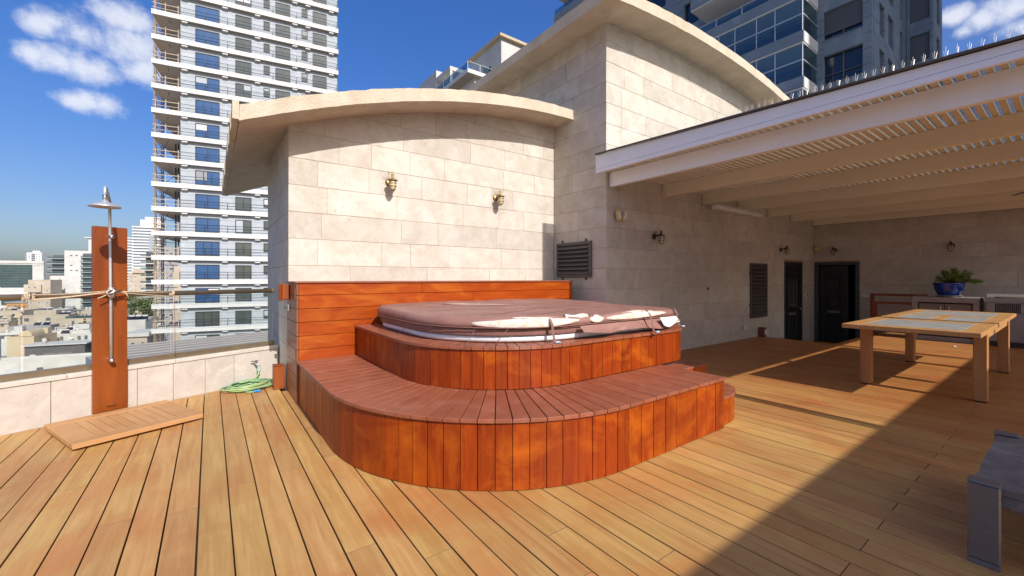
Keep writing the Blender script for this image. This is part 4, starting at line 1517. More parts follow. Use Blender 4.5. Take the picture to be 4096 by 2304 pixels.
t = fit("double_switch", "cream light switch behind the wooden handrail", "switch", (XB, 3.02, .79), rad(-90))
cb("plate", -.075, .075, -.012, -.001, 0, .08, "plastic_white", t, .004)
cb("rocker", -.03, .005, -.017, -.0125, .02, .06, "plastic_white", t, .002)

# strip light with bird spikes under the beams
t = fit("strip_light", "long white strip light with bird spikes under the beams", "light fitting", (8.02, WR_Y - .30, 2.50))
cb("housing", -.86, .86, -.045, .045, -.035, .03, "plastic_white", t, .010)
cb("end_cap", -.875, -.862, -.047, .047, -.037, .032, "plastic_white", t, .006)
cb("end_cap", .862, .875, -.047, .047, -.037, .032, "plastic_white", t, .006)
cb("bracket", -.5, -.46, .045, .296, -.01, .02, "plastic_white", t)
cb("bracket", .46, .5, .045, .296, -.01, .02, "plastic_white", t)
sk = MB()
x = -.83
while x < .83:
    for yy in (-.03, 0, .03):
        sk.add([(x - .011, yy, .03), (x + .011, yy, .03), (x + R.uniform(-.006, .006), yy, .03 + R.uniform(.04, .06)), (x, yy + .006, .03)], [(0, 1, 2), (1, 3, 2), (3, 0, 2)])
    x += .031
o = sk.build("spikes", "plastic_white", t); o['kind'] = 'stuff'

# ceiling fan hanging from the beams
fn = fit("ceiling_fan", "black ceiling fan under the pergola at the right edge", "fan", (7.25, -.10, 2.585))
MB().tube([(0, 0, .0), (0, 0, -.20)], .014, 10).build("rod", "fan_black", fn, smooth=True)
cb("mount_box", -.08, .08, -.06, .20, -.02, .05, "cream_paint", fn, .006)
MB().lathe([(.03, -.19), (.09, -.21), (.10, -.26), (.07, -.30), (.02, -.31)], 24, 'Z').build("motor", "fan_black", fn, smooth=True)
for k in range(3):
    a = rad(115 + 120 * k)
    bl = MB()
    bl.add([(.09, -.025, .0), (.16, -.045, .004), (.56, -.06, .006), (.60, 0, .0), (.56, .06, -.006), (.16, .045, -.006), (.09, .025, 0)], [(0, 1, 2, 3, 4, 5, 6)])
    v_ = [(x_, y_, z_ + .008) for x_, y_, z_ in bl.v]
    bl2 = MB(); bl2.add(bl.v + v_, [tuple(range(6, -1, -1)), tuple(range(7, 14))] + [(i, (i + 1) % 7, 7 + (i + 1) % 7, 7 + i) for i in range(7)])
    bl2.build("blade", "fan_black", fn, (0, 0, -.27), (rad(8), rad(17), a))

# ================================================================== dining table
tb = thing("dining_table", "long teak dining table with grey stone panels set in the top", "table", (7.45, 1.02, 0))
TX0, TX1, TY0, TY1 = 5.64, 9.27, .515, 1.54
q = lambda n_, x0, x1, y0, y1, z0, z1, m, c=.003: cb(n_, x0 - 7.45, x1 - 7.45, y0 - 1.02, y1 - 1.02, z0, z1, m, tb, c)
q("side_rail", TX0, TX1, TY0, .652, .705, .750, "teak")
q("side_rail", TX0, TX1, 1.392, TY1, .705, .750, "teak")
for a, b in ((TX0, 5.825), (6.76, 7.085), (7.945, 8.105), (9.06, TX1)):
    q("cross_rail", a + .001, b - .001, .6535, 1.3905, .705, .7495, "teak")
q("divider", 7.087, 7.943, .965, 1.078, .705, .7493, "teak")
for (a, b, c_, d_) in ((5.827, 6.757, .655, 1.389), (7.088, 7.942, .655, .963), (7.088, 7.942, 1.08, 1.389), (8.107, 9.057, .655, 1.389)):
    q("stone_panel", a, b, c_, d_, .708, .7485, "table_stone", .002)
for x in (6.25, 8.43):
    for y_ in (.530, 1.432):
        q("leg", x, x + .11, y_, y_ + .098, .012, .704, "teak_leg", .005)
        q("foot", x + .003, x + .107, y_ + .003, y_ + .095, .001, .0115, "sub_deck", .002)
q("apron", 6.37, 8.42, .545, .575, .63, .704, "teak")
q("apron", 6.37, 8.42, 1.485, 1.515, .63, .704, "teak")
q("apron", 6.29, 6.32, .630, 1.430, .645, .704, "teak_leg")
q("apron", 8.47, 8.50, .630, 1.430, .645, .704, "teak_leg")

# low slate table in the shade, right foreground
ct = thing("coffee_table", "low slate topped table with broad metal strap legs in shade", "coffee table", (2.705, .29, 0))
CL = 1.03
q2 = lambda n_, x0, x1, y0, y1, z0, z1, m, c=.004: cb(n_, x0, x1, y0, y1, z0, z1, m, ct, c)
def strap(x0, sgn, y0, y1):
    b = MB()
    w_, th, hh, lip = .012, .012, .355, .085
    b.box(0, sgn * th, y0, y1, .022, hh) if sgn > 0 else b.box(sgn * th, 0, y0, y1, .022, hh)
    return b
for x0, sg in ((0, 1), (CL, -1)):
    for y0 in (-.098, -1.0):
        xa, xb = (x0, x0 + .03) if sg > 0 else (x0 - .03, x0)
        l_ = q2("leg", xa, xb, y0, y0 + .098, .022, .352, "brushed", .006)
        xa2, xb2 = (x0, x0 + .088) if sg > 0 else (x0 - .088, x0)
        q2("leg_cap", xa2, xb2, y0 - .0005, y0 + .0985, .3525, .362, "brushed", .005)
        q2("foot", xa + .001, xb - .001, y0 + .001, y0 + .097, .001, .0215, "slate", .002)
tm = MB()
rr = random.Random(8)
nxx, nyy = 26, 24
v = []; f = []
ex = lambda i, j: (.032 + (CL - .064) * i / nxx + (rr.uniform(-.004, .004) if j in (0, nyy) else 0), -.015 - .97 * j / nyy + (rr.uniform(-.004, .004) if j in (0, nyy) else 0))
gtop = [[ex(i, j) for j in range(nyy + 1)] for i in range(nxx + 1)]
for lay, z in ((0, .318), (1, .349)):
    for i in range(nxx + 1):
        for j in range(nyy + 1):
            x, y_ = gtop[i][j]
            v.append((x, y_, z + (.0025 * mnoise.noise(Vector((x * 9, y_ * 9, 1))) if lay else 0)))
ix = lambda l, i, j: l * (nxx + 1) * (nyy + 1) + i * (nyy + 1) + j
for i in range(nxx):
    for j in range(nyy):
        f.append((ix(1, i, j), ix(1, i + 1, j), ix(1, i + 1, j + 1), ix(1, i, j + 1)))
    for j in (0, nyy):
        f.append((ix(0, i, j), ix(0, i + 1, j), ix(1, i + 1, j), ix(1, i, j)))
for j in range(nyy):
    for i in (0, nxx):
        f.append((ix(0, i, j), ix(0, i, j + 1), ix(1, i, j + 1), ix(1, i, j)))
f.append((ix(0, 0, 0), ix(0, nxx, 0), ix(0, nxx, nyy), ix(0, 0, nyy)))
MB().add(v, f).build("slate_top", "slate", ct)
q2("apron", .034, CL - .034, -.06, -.03, .265, .3175, "slate", .003)
q2("apron", .034, CL - .034, -.97, -.94, .265, .3175, "slate", .003)
q2("apron", .034, .06, -.938, -.062, .265, .3175, "slate", .003)
q2("apron", CL - .06, CL - .034, -.938, -.062, .265, .3175, "slate", .003)

# ================================================================== far end: rail, cabinet, grill, plant
hr = thing("wooden_handrail", "brown wooden double handrail in front of the back wall", "handrail", (12.2, 2.6, 0))
for (x, y_, h) in ((11.95, 2.66, .72), (12.45, 2.82, .88)):
    cb("post", x - 12.2 - .03, x - 12.2 + .03, y_ - 2.6 - .035, y_ - 2.6 + .035, .002, h - .031, "post_wood", hr, .004)
    cb("top_rail", x - 12.2 - .035, x - 12.2 + .035, 1.9 - 2.6, y_ - 2.6 + .04, h - .03, h + .02, "post_wood", hr, .004)
    cb("post", x - 12.2 - .03, x - 12.2 + .03, 1.93 - 2.6, 2.0 - 2.6, .002, h - .031, "post_wood", hr, .004)
cabn = thing("cabinet", "grey outdoor cabinet with two doors below the blue plant pot", "cabinet", (11.68, 1.57, 0))
q3 = lambda n_, x0, x1, y0, y1, z0, z1, m, c=.003: cb(n_, x0 - 11.68, x1 - 11.68, y0 - 1.57, y1 - 1.57, z0, z1, m, cabn, c)
CXF, CXB, CYA, CYB = 11.68, 12.35, 1.09, 2.02
q3("counter", CXF, CXB, CYA, CYB, .77, .875, "cabinet", .004)
q3("side_panel", CXF, CXB, CYB - .085, CYB, .0, .769, "cabinet", .004)
q3("side_panel", CXF, CXB, CYA, CYA + .085, .0, .769, "cabinet", .004)
q3("plinth", CXF + .02, CXB, CYA + .087, CYB - .087, .0, .09, "cabinet", .004)
q3("back_panel", CXF + .10, CXB, CYA + .087, CYB - .087, .09, .769, "dark_void", .001)
ym = (CYA + CYB) / 2
q3("door", CXF + .035, CXF + .06, CYA + .10, ym - .004, .11, .745, "cabinet_door", .004)
q3("door", CXF + .035, CXF + .06, ym + .004, CYB - .10, .11, .745, "cabinet_door", .004)
for s_ in (-.07, .05):
    q3("handle", CXF + .015, CXF + .03, ym + s_, ym + s_ + .014, .57, .71, "chrome", .004)
gr_ = thing("grill", "built in stainless steel gas grill beside the cabinet", "grill", (11.66, .45, 0))
q4 = lambda n_, x0, x1, y0, y1, z0, z1, m, c=.004: cb(n_, x0 - 11.66, x1 - 11.66, y0 - .45, y1 - .45, z0, z1, m, gr_, c)
q4("body", 11.66, 12.35, -.35, 1.0, .09, .62, "grill_steel")
q4("base", 11.70, 12.33, -.33, .98, .0, .088, "grill_dark")
q4("shelf", 11.62, 12.37, -.37, 1.03, .80, .845, "grill_steel")
q4("front_post", 11.645, 11.70, .90, 1.0, .621, .799, "grill_steel")
q4("front_post", 11.645, 11.70, .53, .60, .621, .799, "grill_steel")
q4("mesh_panel", 11.67, 11.69, .601, .899, .64, .785, "grill_dark", .001)
for k in range(12):
    y_ = .61 + k * .024
    q4("mesh_bar", 11.66, 11.668, y_, y_ + .006, .64, .785, "grill_steel", .001)
q4("control_box", 11.66, 12.30, -.30, .528, .622, .799, "grill_dark")
q4("knob_panel", 11.648, 11.659, .05, .50, .66, .77, "grill_steel", .002)
for y_ in (.14, .36):
    MB().lathe([(.03, -.03), (.034, -.02), (.034, 0)], 16, 'X', (11.648 - 11.66, y_ - .45, .715)).build("knob", "grill_dark", gr_, smooth=True)
hd = MB()
pr = [(0, .846), (.0, .90), (.03, .935), (.10, .955), (.45, .955), (.62, .93), (.68, .846)]
hd.add([(x, -.80, z) for x, z in pr] + [(x, .55, z) for x, z in pr], [tuple(range(7)), tuple(range(13, 6, -1))] + [(i, 7 + i, 7 + (i + 1) % 7, (i + 1) % 7) for i in range(7)])
hd.build("lid", "grill_steel", gr_, (.0, 0, 0))
MB().tube([(-.045, -.7, .90), (-.045, .45, .90)], .012, 10).build("lid_handle", "chrome", gr_, smooth=True)
q4("door", 11.648, 11.659, .35, .97, .12, .60, "grill_steel", .002)
q4("door", 11.648, 11.659, -.32, .34, .12, .60, "grill_steel", .002)

ps = thing("plant_pot", "glossy cobalt blue pot on a pale saucer on the cabinet", "plant pot", (12.0, 1.53, .876))
MB().lathe([(.10, .0), (.165, .004), (.19, .022), (.196, .03), (.185, .028), (.15, .012), (.05, .012)], 32, 'Z').build("saucer", "saucer", ps, smooth=True)
MB().lathe([(.12, .014), (.135, .016), (.165, .05), (.20, .13), (.222, .21), (.232, .262), (.240, .275), (.232, .285), (.222, .278), (.212, .25), (.05, .245)], 40, 'Z').build("bowl", "pot_blue", ps, smooth=True)
MB().lathe([(.21, .24), (.15, .262), (.02, .266)], 24, 'Z').build("soil", "bark", ps, smooth=True)
pn = thing("potted_pine", "small green pine shrub growing in the blue pot", "plant", (12.0, 1.53, 1.13))
pn.scale = (1.3, 1.3, 1.3)
rr = random.Random(17)
br = MB()
tips = []
for k in range(60):
    a = rr.uniform(0, 2 * math.pi)
    el = rr.uniform(.15, 1.5)
    L_ = rr.uniform(.10, .25)
    e = Vector((math.cos(a) * math.cos(el) * 1.15, math.sin(a) * math.cos(el) * 1.2 - .12, math.sin(el))) * L_
    e.y -= .04
    mid = e * .5 + Vector((0, 0, .02))
    br.tube([(0, 0, -.01), tuple(mid), tuple(e)], [.008, .006, .003], 5)
    tips.append((mid, e)); tips.append((e * .75, e))
for k in range(6):
    e = Vector((rr.uniform(-.12, .1), -.28 - .06 * k / 6 + rr.uniform(-.05, .05), rr.uniform(.02, .10)))
    br.tube([(0, -.05, .0), tuple(e * .6 + Vector((0, 0, .03))), tuple(e)], [.007, .005, .003], 5)
    tips.append((e * .8, e)); tips.append((e * .6, e))
br.build("branches", "bark", pn)
nd_ = MB()
for m_, e in tips:
    ax = (e).normalized()
    for j in range(46):
        base = e.lerp(m_, rr.uniform(0, .25))
        d = (ax * .35 + Vector((rr.gauss(0, .7), rr.gauss(0, .7), rr.gauss(.25, .7)))).normalized()
        L_ = rr.uniform(.035, .06)
        sd = d.cross(Vector((rr.gauss(0, 1), rr.gauss(0, 1), rr.gauss(0, 1)))).normalized() * .0017
        p = base + d * L_
        nd_.add([base - sd, base + sd, p], [(0, 1, 2)])
o = nd_.build("needles", "needle", pn, fix=False); o['kind'] = 'stuff'
# a scrap of paper on the deck
tag(MB().add([(0, 0, .004), (.05, .01, .004), (.06, .05, .03), (.01, .045, .008)], [(0, 1, 2, 3)]).add([(0, 0, .0035), (.05, .01, .0035), (.06, .05, .0295), (.01, .045, .0075)], [(3, 2, 1, 0)]).build("paper_scrap", "plastic_white", None, (10.9, 1.28, 0)), "tiny scrap of white paper on the sunlit deck", "paper")

# ================================================================== neighbouring buildings
TA = rad(-10.24)
_wm = {}


def win_mesh(w, h, frame, pane, fw=.07, split=1, proud=.05):
    key = (round(w, 2), round(h, 2), frame, pane, split, fw)
    if key in _wm: return _wm[key]
    b = MB()
    b.box(-w / 2, w / 2, -proud, .02, 0, fw); b.box(-w / 2, w / 2, -proud, .02, h - fw, h)
    b.box(-w / 2, -w / 2 + fw, -proud, .02, fw, h - fw); b.box(w / 2 - fw, w / 2, -proud, .02, fw, h - fw)
    for i in range(1, split):
        x = -w / 2 + w * i / split
        b.box(x - fw / 2, x + fw / 2, -proud * .95, .02, fw, h - fw)
    b.box(-w / 2 + fw, w / 2 - fw, -proud * .35, .01, fw, h - fw, 1)
    _wm[key] = b.mesh("window", [frame, pane])
    return _wm[key]


def bld(name, label, P_, w, d, ztop, mat, zbot=GZ, ang=TA, cat="building", group="buildings of the city beyond the railing", parapet=.5):
    t = thing(name, label, cat, (P_[0], P_[1], zbot), ang, group)
    h = ztop - zbot
    b = MB().box(0, w, 0, d, 0, h - parapet)
    b.build("walls", mat, t)
    if parapet:
        p = MB()
        e = .25
        p.box(-.02, w + .02, -.02, e, h - parapet + .002, h); p.box(-.02, w + .02, d - e, d + .02, h - parapet + .002, h)
        p.box(-.02, e, e, d - e, h - parapet + .002, h - .001); p.box(w - e, w + .02, e, d - e, h - parapet + .002, h - .001)
        p.build("roof_parapet", mat, t)
    t['_h'] = h
    return t


def wins(t, xs_, zs_, w, h, frame="city_white", pane="city_window", fw=.1, split=1, face='F', y0=0.0, skip=()):
    """zs_ are world heights of sills"""
    zb = t.location.z
    me = win_mesh(w, h, frame, pane, fw, split)
    for i, x in enumerate(xs_):
        for j, z in enumerate(zs_):
            if (i, j) in skip: continue
            if face == 'F': ob("window", me, t, (x, y0 - .002, z - zb))
            elif face == 'L': ob("window", me, t, (y0 - .002, x, z - zb), (0, 0, rad(-90)))
            else: ob("window", me, t, (y0 + .002, x, z - zb), (0, 0, rad(90)))


def roof_kit(t, pos, zt, kinds):
    """solar collectors, tanks and condensers standing on a roof (local coordinates)"""
    zb = t.location.z
    for (x, y_), k in zip(pos, kinds):
        if k == 's':
            b = MB().add([(x - .9, y_, zt - zb + .05), (x + .9, y_, zt - zb + .05), (x + .9, y_ + 1.3, zt - zb + 1.15), (x - .9, y_ + 1.3, zt - zb + 1.15)], [(0, 1, 2, 3)])
            b.add([(x - .9, y_ + .05, zt - zb), (x + .9, y_ + .05, zt - zb), (x + .9, y_ + 1.35, zt - zb + 1.1), (x - .9, y_ + 1.35, zt - zb + 1.1)], [(3, 2, 1, 0)])
            b.build("solar_panel", "solar", t)
            MB().tube([(x - .6, y_ + 1.6, zt - zb + 1.2), (x + .6, y_ + 1.6, zt - zb + 1.2)], .32, 12).build("water_tank", "city_white", t, smooth=True)
        elif k == 't':
            MB().lathe([(.42, 0), (.42, 1.1), (.2, 1.25)], 14, 'Z', (x, y_, zt - zb)).build("water_tank", "city_white", t, smooth=True)
        elif k == 'a':
            MB().box(x - .45, x + .45, y_, y_ + .35, zt - zb, zt - zb + 1.5).build("condenser", "city_white", t)
            for z in (.4, 1.1):
                MB().lathe([(.28, -.02), (.28, 0)], 16, 'Y', (x, y_, zt - zb + z)).build("condenser_fan", "city_dark", t)
        elif k == 'd':
            MB().lathe([(.05, .25), (.4, .1), (.6, -.12), (.58, -.13), (.38, .06), (.04, .2)], 20, 'Y', (x, y_, zt - zb + .9)).build("satellite_dish", "city_white", t, smooth=True)


# ------------------------------------------------------------------ tall tower under construction
TP = (-5.766, 66.126)
FL0, FH = -5.0, 2.986
tw = thing("apartment_tower", "white apartment tower with balcony slabs and blue windows, partly under construction", "tower", (TP[0], TP[1], GZ), TA)
zb = GZ
NF = 16
TW_, TD = 20.8, 17.0
cor = MB().box(2.72, TW_ - .02, .5, TD, 0, FL0 + FH * NF - zb)
cor.build("walls", "tower_stone", tw)
slab_me = MB().box(0, TW_ + .1, 0, TD + 1.0, -.46, 0, 0).mesh("floor_slab", "tower_white")
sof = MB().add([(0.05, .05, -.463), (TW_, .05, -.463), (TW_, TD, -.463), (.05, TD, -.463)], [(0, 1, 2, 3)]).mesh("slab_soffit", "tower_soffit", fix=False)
sill_me = MB().box(-.02, TW_ + .12, -.03, .10, -.02, .10).mesh("slab_upstand", "tower_white")
cons_me = MB().box(-.3, .3, .12, .495, -.66, -.465).mesh("console", "tower_white")
rail_me = MB().tube([(2.72, .08, 1.05), (TW_, .08, 1.05)], .03, 5).tube([(2.72, .08, .62), (TW_, .08, .62)], .018, 5).tube([(2.72, .08, .34), (TW_, .08, .34)], .018, 5).mesh("handrail", "rail_metal")
post_me = MB().box(-.03, .03, .05, .11, .14, 1.05).mesh("rail_post", "rail_metal")
tim = MB()
tim.box(.05, 2.75, .10, .16, .97, 1.05); tim.box(.05, 2.75, .10, .16, .44, .50)
for x in (.35, 1.35, 2.6):
    tim.box(x - .04, x + .04, .10, .18, .14, 1.25)
tim.box(.10, .16, .2, 6.0, .97, 1.04)
tim_me = tim.mesh("timber_guard", "timber")
WC = [(5.495, 2.55, 1.85, 0, 2), (9.375, 1.81, 1.72, .1, 2), (12.02, .73, 1.12, .7, 1), (13.93, 1.79, 1.70, .12, 2), (16.59, .76, 1.12, .7, 1), (18.5, 1.81, 1.70, .14, 2)]
rr = random.Random(4)
for k in range(-1, NF + 1):
    z = FL0 + FH * k - zb
    ob("floor_slab", slab_me, tw, (0, 0, z))
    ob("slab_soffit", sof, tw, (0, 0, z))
    ob("slab_upstand", sill_me, tw, (0, 0, z))
    for x in (3.2, 7.4, 11.0, 15.4, 17.0, 20.0):
        ob("console", cons_me, tw, (x, 0, z))
    if k < NF:
        ob("handrail", rail_me, tw, (0, 0, z))
        for x in (2.75, 5.2, 7.7, 10.2, 12.8, 15.6, 18.2, 20.7):
            ob("rail_post", post_me, tw, (x, 0, z))
        ob("timber_guard", tim_me, tw, (R.uniform(-.03, .03), 0, z + R.uniform(-.05, .05)))
        # dangling cable and prop in the open corner bay
        dx = rr.uniform(-.5, .6)
        MB().tube([(1.5, .6, FH - .62), (1.5 + dx, .62, FH * .62), (1.35 + dx * 1.3, .6, FH * .34), (1.3, .5, .2)], .035, 5).build("cable", "rail_metal", tw, (0, 0, z), smooth=True)
        if k in (3, 4, 5, 6, 7):
            ob("prop", MB().box(-.07, .07, 1.9, 2.04, 0, FH - .6).box(.22, .34, 1.9, 2.02, 0, FH - .6).mesh("prop", "rail_metal"), tw, (1.9, 0, z))
        for ci, (x, w, h, dz, sp_) in enumerate(WC):
            sill = z + .17 + dz
            pane = "win_blue" if ci == 0 and k > 0 else "win_grey"
            if rr.random() < .26:
                bh = h * rr.choice((.25, .4, .6, .9))
                bw = w * rr.choice((.44, .44, .9)) if sp_ > 1 else w * .8
                bx_ = x if bw > w * .6 or sp_ == 1 else x + rr.choice((-1, 1)) * w * .25
                MB().box(bx_ - bw / 2, bx_ + bw / 2, .445, .472, sill + h - .09 - bh, sill + h - .09).build("blind", rr.choice(("city_shutter", "tower_stone", "city_grey")), tw)
            ob("window", win_mesh(w, h, "win_frame", pane, .09, sp_ if not (ci == 0 and k % 3 == 0) else 3, .10), tw, (x, .498, sill))
    # thin stone courses
crs = MB()
z = 0.6
while z < FL0 + FH * NF - zb:
    crs.box(2.715, TW_ - .015, .493, .499, z, z + .03)
    z += .747
crs.build("course_lines", "concrete_blue", tw)['kind'] = 'stuff'

ms = thing("hoist_mast", "lattice hoist mast standing at the corner of the white tower", "mast", (-5.856, 70.41, GZ), TA)
MH = 78.0 - 12
lat = MB()
for (x, y_) in ((0, 0), (.75, 0), (0, .75), (.75, .75)):
    MB().tube([(x, y_, 0), (x, y_, MH)], .06, 5).build("mast_leg", "mast_steel", ms)
z = 0
i = 0
while z < MH - 1.5:
    for a, b in (((0, 0), (.75, 0)), ((0, .75), (.75, .75)), ((0, 0), (0, .75)), ((.75, 0), (.75, .75))):
        lat.tube([(a[0], a[1], z), (b[0], b[1], z)], .035, 4)
        p, q_ = (a, b) if i % 2 else (b, a)
        lat.tube([(p[0], p[1], z), (q_[0], q_[1], z + 1.5)], .03, 4)
    if i % 2 == 0: lat.tube([(.7, .7, z), (1.9, 2.2, z)], .04, 4)
    z += 1.5; i += 1
lat.build("lattice", "mast_steel", ms)['kind'] = 'stuff'

# ------------------------------------------------------------------ blue-grey tower up on the right
rt_ = thing("neighbour_tower", "tall grey stone tower with glazed balconies, in shade above the pergola", "tower", (34.0, 7.7, GZ))
L3 = lambda x, y_, z: (x - 34.0, y_ - 7.7, z - GZ)
def rb(name, x0, x1, y0, y1, z0, z1, mat, par=rt_):
    a = L3(x0, y0, z0); b = L3(x1, y1, z1)
    return cb(name, a[0], b[0], a[1], b[1], a[2], b[2], mat, par, .01)
ZT = 47.0
rb("walls", 34.3, 46, 8.0, 36, GZ, ZT, "dark_window")
rb("walls", 43.0, 46.2, 6.55, 8.0, GZ, ZT, "dark_window")
# cladding leaves the window openings free
def clad_x(X, y0, y1, holes_y, zf):
    """cladding panels on a face X = const looking to -X; holes_y = (ya, yb) columns; zf = list of (sill, head)"""
    cols = []
    c0 = y0
    for ya, yb in sorted(holes_y):
        cols.append((c0, ya, True)); cols.append((ya, yb, False)); c0 = yb
    cols.append((c0, y1, True))
    for a, b, solid in cols:
        if b - a < .05: continue
        if solid:
            z = -6.0
            while z < ZT:
                rb("cladding_panel", X, X + .30, a + .01, b - .01, z + .01, z + .99, "concrete_blue"); z += 1.0
        else:
            prev = -6.0
            for s_, h_ in zf:
                rb("cladding_panel", X, X + .30, a - .01, b + .01, prev, s_, "concrete_blue"); prev = h_
            rb("cladding_panel", X, X + .30, a - .01, b + .01, prev, ZT, "concrete_blue")
def clad_y(Y, x0, x1, holes, zf):
    cols = []
    c0 = x0
    for a, b in sorted(holes):
        cols.append((c0, a, True)); cols.append((a, b, False)); c0 = b
    cols.append((c0, x1, True))
    for a, b, solid in cols:
        if b - a < .05: continue
        if solid:
            z = -6.0
            while z < ZT:
                rb("cladding_panel", a + .01, b - .01, Y, Y + .30, z + .01, z + .99, "concrete_blue"); z += 1.0
        else:
            prev = -6.0
            for s_, h_ in zf:
                rb("cladding_panel", a - .01, b + .01, Y, Y + .30, prev, s_, "concrete_blue"); prev = h_
            rb("cladding_panel", a - .01, b + .01, Y, Y + .30, prev, ZT, "concrete_blue")
floors = [(8.4 + 3.02 * k, 10.4 + 3.02 * k) for k in range(12)]
clad_x(34.0, 7.71, 36, [(8.2, 10.28), (11.5, 17.8), (19.3, 20.6), (22.5, 25.5)], floors)
clad_y(7.7, 34.31, 42.99, [(35.6, 36.8), (37.7, 39.1), (41.0, 41.7)], [(a - .1, b) for a, b in floors])
clad_x(42.75, 6.26, 7.69, [(6.45, 7.5)], floors)
clad_y(6.25, 43.06, 46.2, [(44.1, 45.2)], floors)
for k, (s_, h_) in enumerate(floors):
    rb("sill", 33.94, 34.28, 8.15, 10.33, s_ - .001, s_ + .05, "concrete_blue")
    rb("window_frame", 34.20, 34.29, 9.20, 9.28, s_ + .05, h_, "shutter")
    rb("window_frame", 34.19, 34.28, 8.2, 10.28, s_ + .66, s_ + .72, "shutter")
    if k in (3, 5, 6):
        o = rb("roller_shutter", 34.16, 34.19, 8.2, 10.28, s_ + (.45 if k == 3 else .1), h_, "shutter")
        for j in range(16):
            z = s_ + .50 + j * .095
            if z < h_ - .03: rb("shutter_lath", 34.150, 34.159, 8.21, 10.27, z, z + .075, "shutter")
    for (a, b) in ((35.6, 36.8), (37.7, 39.1)):
        rb("roller_shutter", a, b, 7.86, 7.90, s_ - .1, h_, "shutter")
    rb("roller_shutter", 42.90, 42.94, 6.45, 7.5, s_, h_, "shutter")
    rb("roller_shutter", 44.1, 45.2, 6.40, 6.44, s_, h_, "shutter")
# balconies
for k in range(9):
    z0 = 10.81 + 3.02 * k
    if z0 > 40: break
    rb("balcony_floor", 31.45, 33.99, 10.65, 18.5, z0 - .10, z0 + .12, "tower_white")
    rb("balcony_parapet", 31.40, 31.56, 10.60, 18.5, z0, z0 + .72, "concrete_blue")
    rb("balcony_parapet", 31.57, 33.98, 10.60, 10.74, z0, z0 + .72, "tower_white")
    if k in (0, 1, 2):
        rb("glass_pane", 31.47, 31.49, 10.68, 18.4, z0 + .73, z0 + 1.78, "balcony_glass")
        rb("glass_pane", 31.47, 31.49, 10.68, 18.4, z0 + 1.86, z0 + 2.88, "screen_glass")
        rb("glass_pane", 31.60, 33.95, 10.65, 10.67, z0 + .73, z0 + 2.88, "screen_glass")
        rb("mid_rail", 31.43, 31.53, 10.66, 18.4, z0 + 1.78, z0 + 1.86, "steel")
        rb("mid_rail", 31.54, 33.97, 10.62, 10.70, z0 + 1.78, z0 + 1.86, "steel")
        for y_ in (10.66, 12.3, 13.5, 15.0, 16.2, 17.4):
            rb("mullion", 31.455, 31.50, y_, y_ + .05, z0 + .72, z0 + 2.90, "steel")
        if k < 2:
            fan_o = MB().tube([(0, 0, 0), (0, 0, -.35)], .04, 6).lathe([(.16, -.32), (.18, -.42), (.05, -.5)], 12, 'Z').build("balcony_fan", "plastic_white", rt_, L3(32.4, 13.6 + .5 * k, z0 + 2.9))
            for j in range(3):
                a = 2.1 * j + .4
                MB().box(.15, .75, -.08, .08, -.42, -.40).build("fan_blade", "bark", fan_o, (0, 0, 0), (rad(12), 0, a))
    else:
        rb("glass_pane", 31.47, 31.49, 10.68, 18.4, z0 + .73, z0 + 1.25, "balcony_glass")
        rb("mid_rail", 31.44, 31.52, 10.66, 18.4, z0 + 1.25, z0 + 1.31, "steel")
        for y_ in (10.66, 12.6, 14.5, 16.4, 18.3):
            rb("mullion", 31.455, 31.50, y_, y_ + .05, z0 + .72, z0 + 1.26, "steel")
for k in range(3):
    z0 = 30.0 + 3.02 * k
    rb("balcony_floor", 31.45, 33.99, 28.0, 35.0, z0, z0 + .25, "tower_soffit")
    rb("balcony_parapet", 31.40, 31.56, 28.0, 35.0, z0 + .26, z0 + 1.0, "concrete_blue")
    rb("balcony_parapet", 31.57, 33.98, 34.86, 35.0, z0 + .26, z0 + 1.0, "concrete_blue")
    rb("glass_pane", 31.47, 31.49, 28.1, 34.9, z0 + 1.01, z0 + 1.5, "balcony_glass")

# tower farther along the street whose shade falls on it (outside the photograph)
sh_ = bld("street_tower", "plain grey tower behind the viewer, outside the photograph", (32.3, -46.0), 30, 20, 72, "city_grey", ang=0, group=None)
wins(sh_, [2 + 3 * i for i in range(9)], [2 + 4 * j for j in range(16)], 1.6, 1.8, "win_frame", "win_grey")
for ch in list(sh_.children)[2:]:
    pass

# ------------------------------------------------------------------ terraced building between the roofs
mb_ = thing("terraced_building", "pale terraced building with glass railings rising behind the roofs", "building", (33.0, 57.1, GZ))
def tb_(name, x0, x1, y0, y1, z0, z1, mat):
    return cb(name, x0 - 33, x1 - 33, y0 - 57.1, y1 - 57.1, z0 - GZ, z1 - GZ, mat, mb_, .02)
tb_("walls", 34.8, 52, 58.0, 82, GZ, 34.0, "tower_white")
tb_("terrace_slab", 33.0, 52.2, 57.1, 83, 34.0, 34.65, "tower_white")
tb_("terrace_soffit", 33.1, 52, 57.2, 82.9, 33.94, 33.998, "tower_soffit")
tb_("penthouse", 37.6, 50, 54.4, 63.4, 20, 39.7, "city_white")
tb_("penthouse_roof", 37.0, 50.5, 53.8, 64.4, 39.7, 40.15, "city_cream")
tb_("stair_block", 34.0, 38.5, 70.5, 78.0, 34.66, 40.0, "city_white")
tb_("frame_roof", 34.0, 38.5, 65.0, 70.45, 37.9, 38.6, "city_white")
tb_("frame_post", 34.0, 34.5, 65.0, 65.5, 34.66, 37.89, "city_white")
tb_("window", 37.58, 37.62, 57.4, 58.0, 35.6, 36.5, "win_frame")
for y_ in (57.2, 60.0, 62.8, 65.6, 68.4, 71.2, 74, 76.8, 79.6, 82.4):
    tb_("rail_post", 33.04, 33.12, y_, y_ + .08, 34.66, 35.75, "tower_white")
tb_("top_rail", 33.04, 33.14, 57.2, 82.6, 35.76, 35.83, "tower_white")
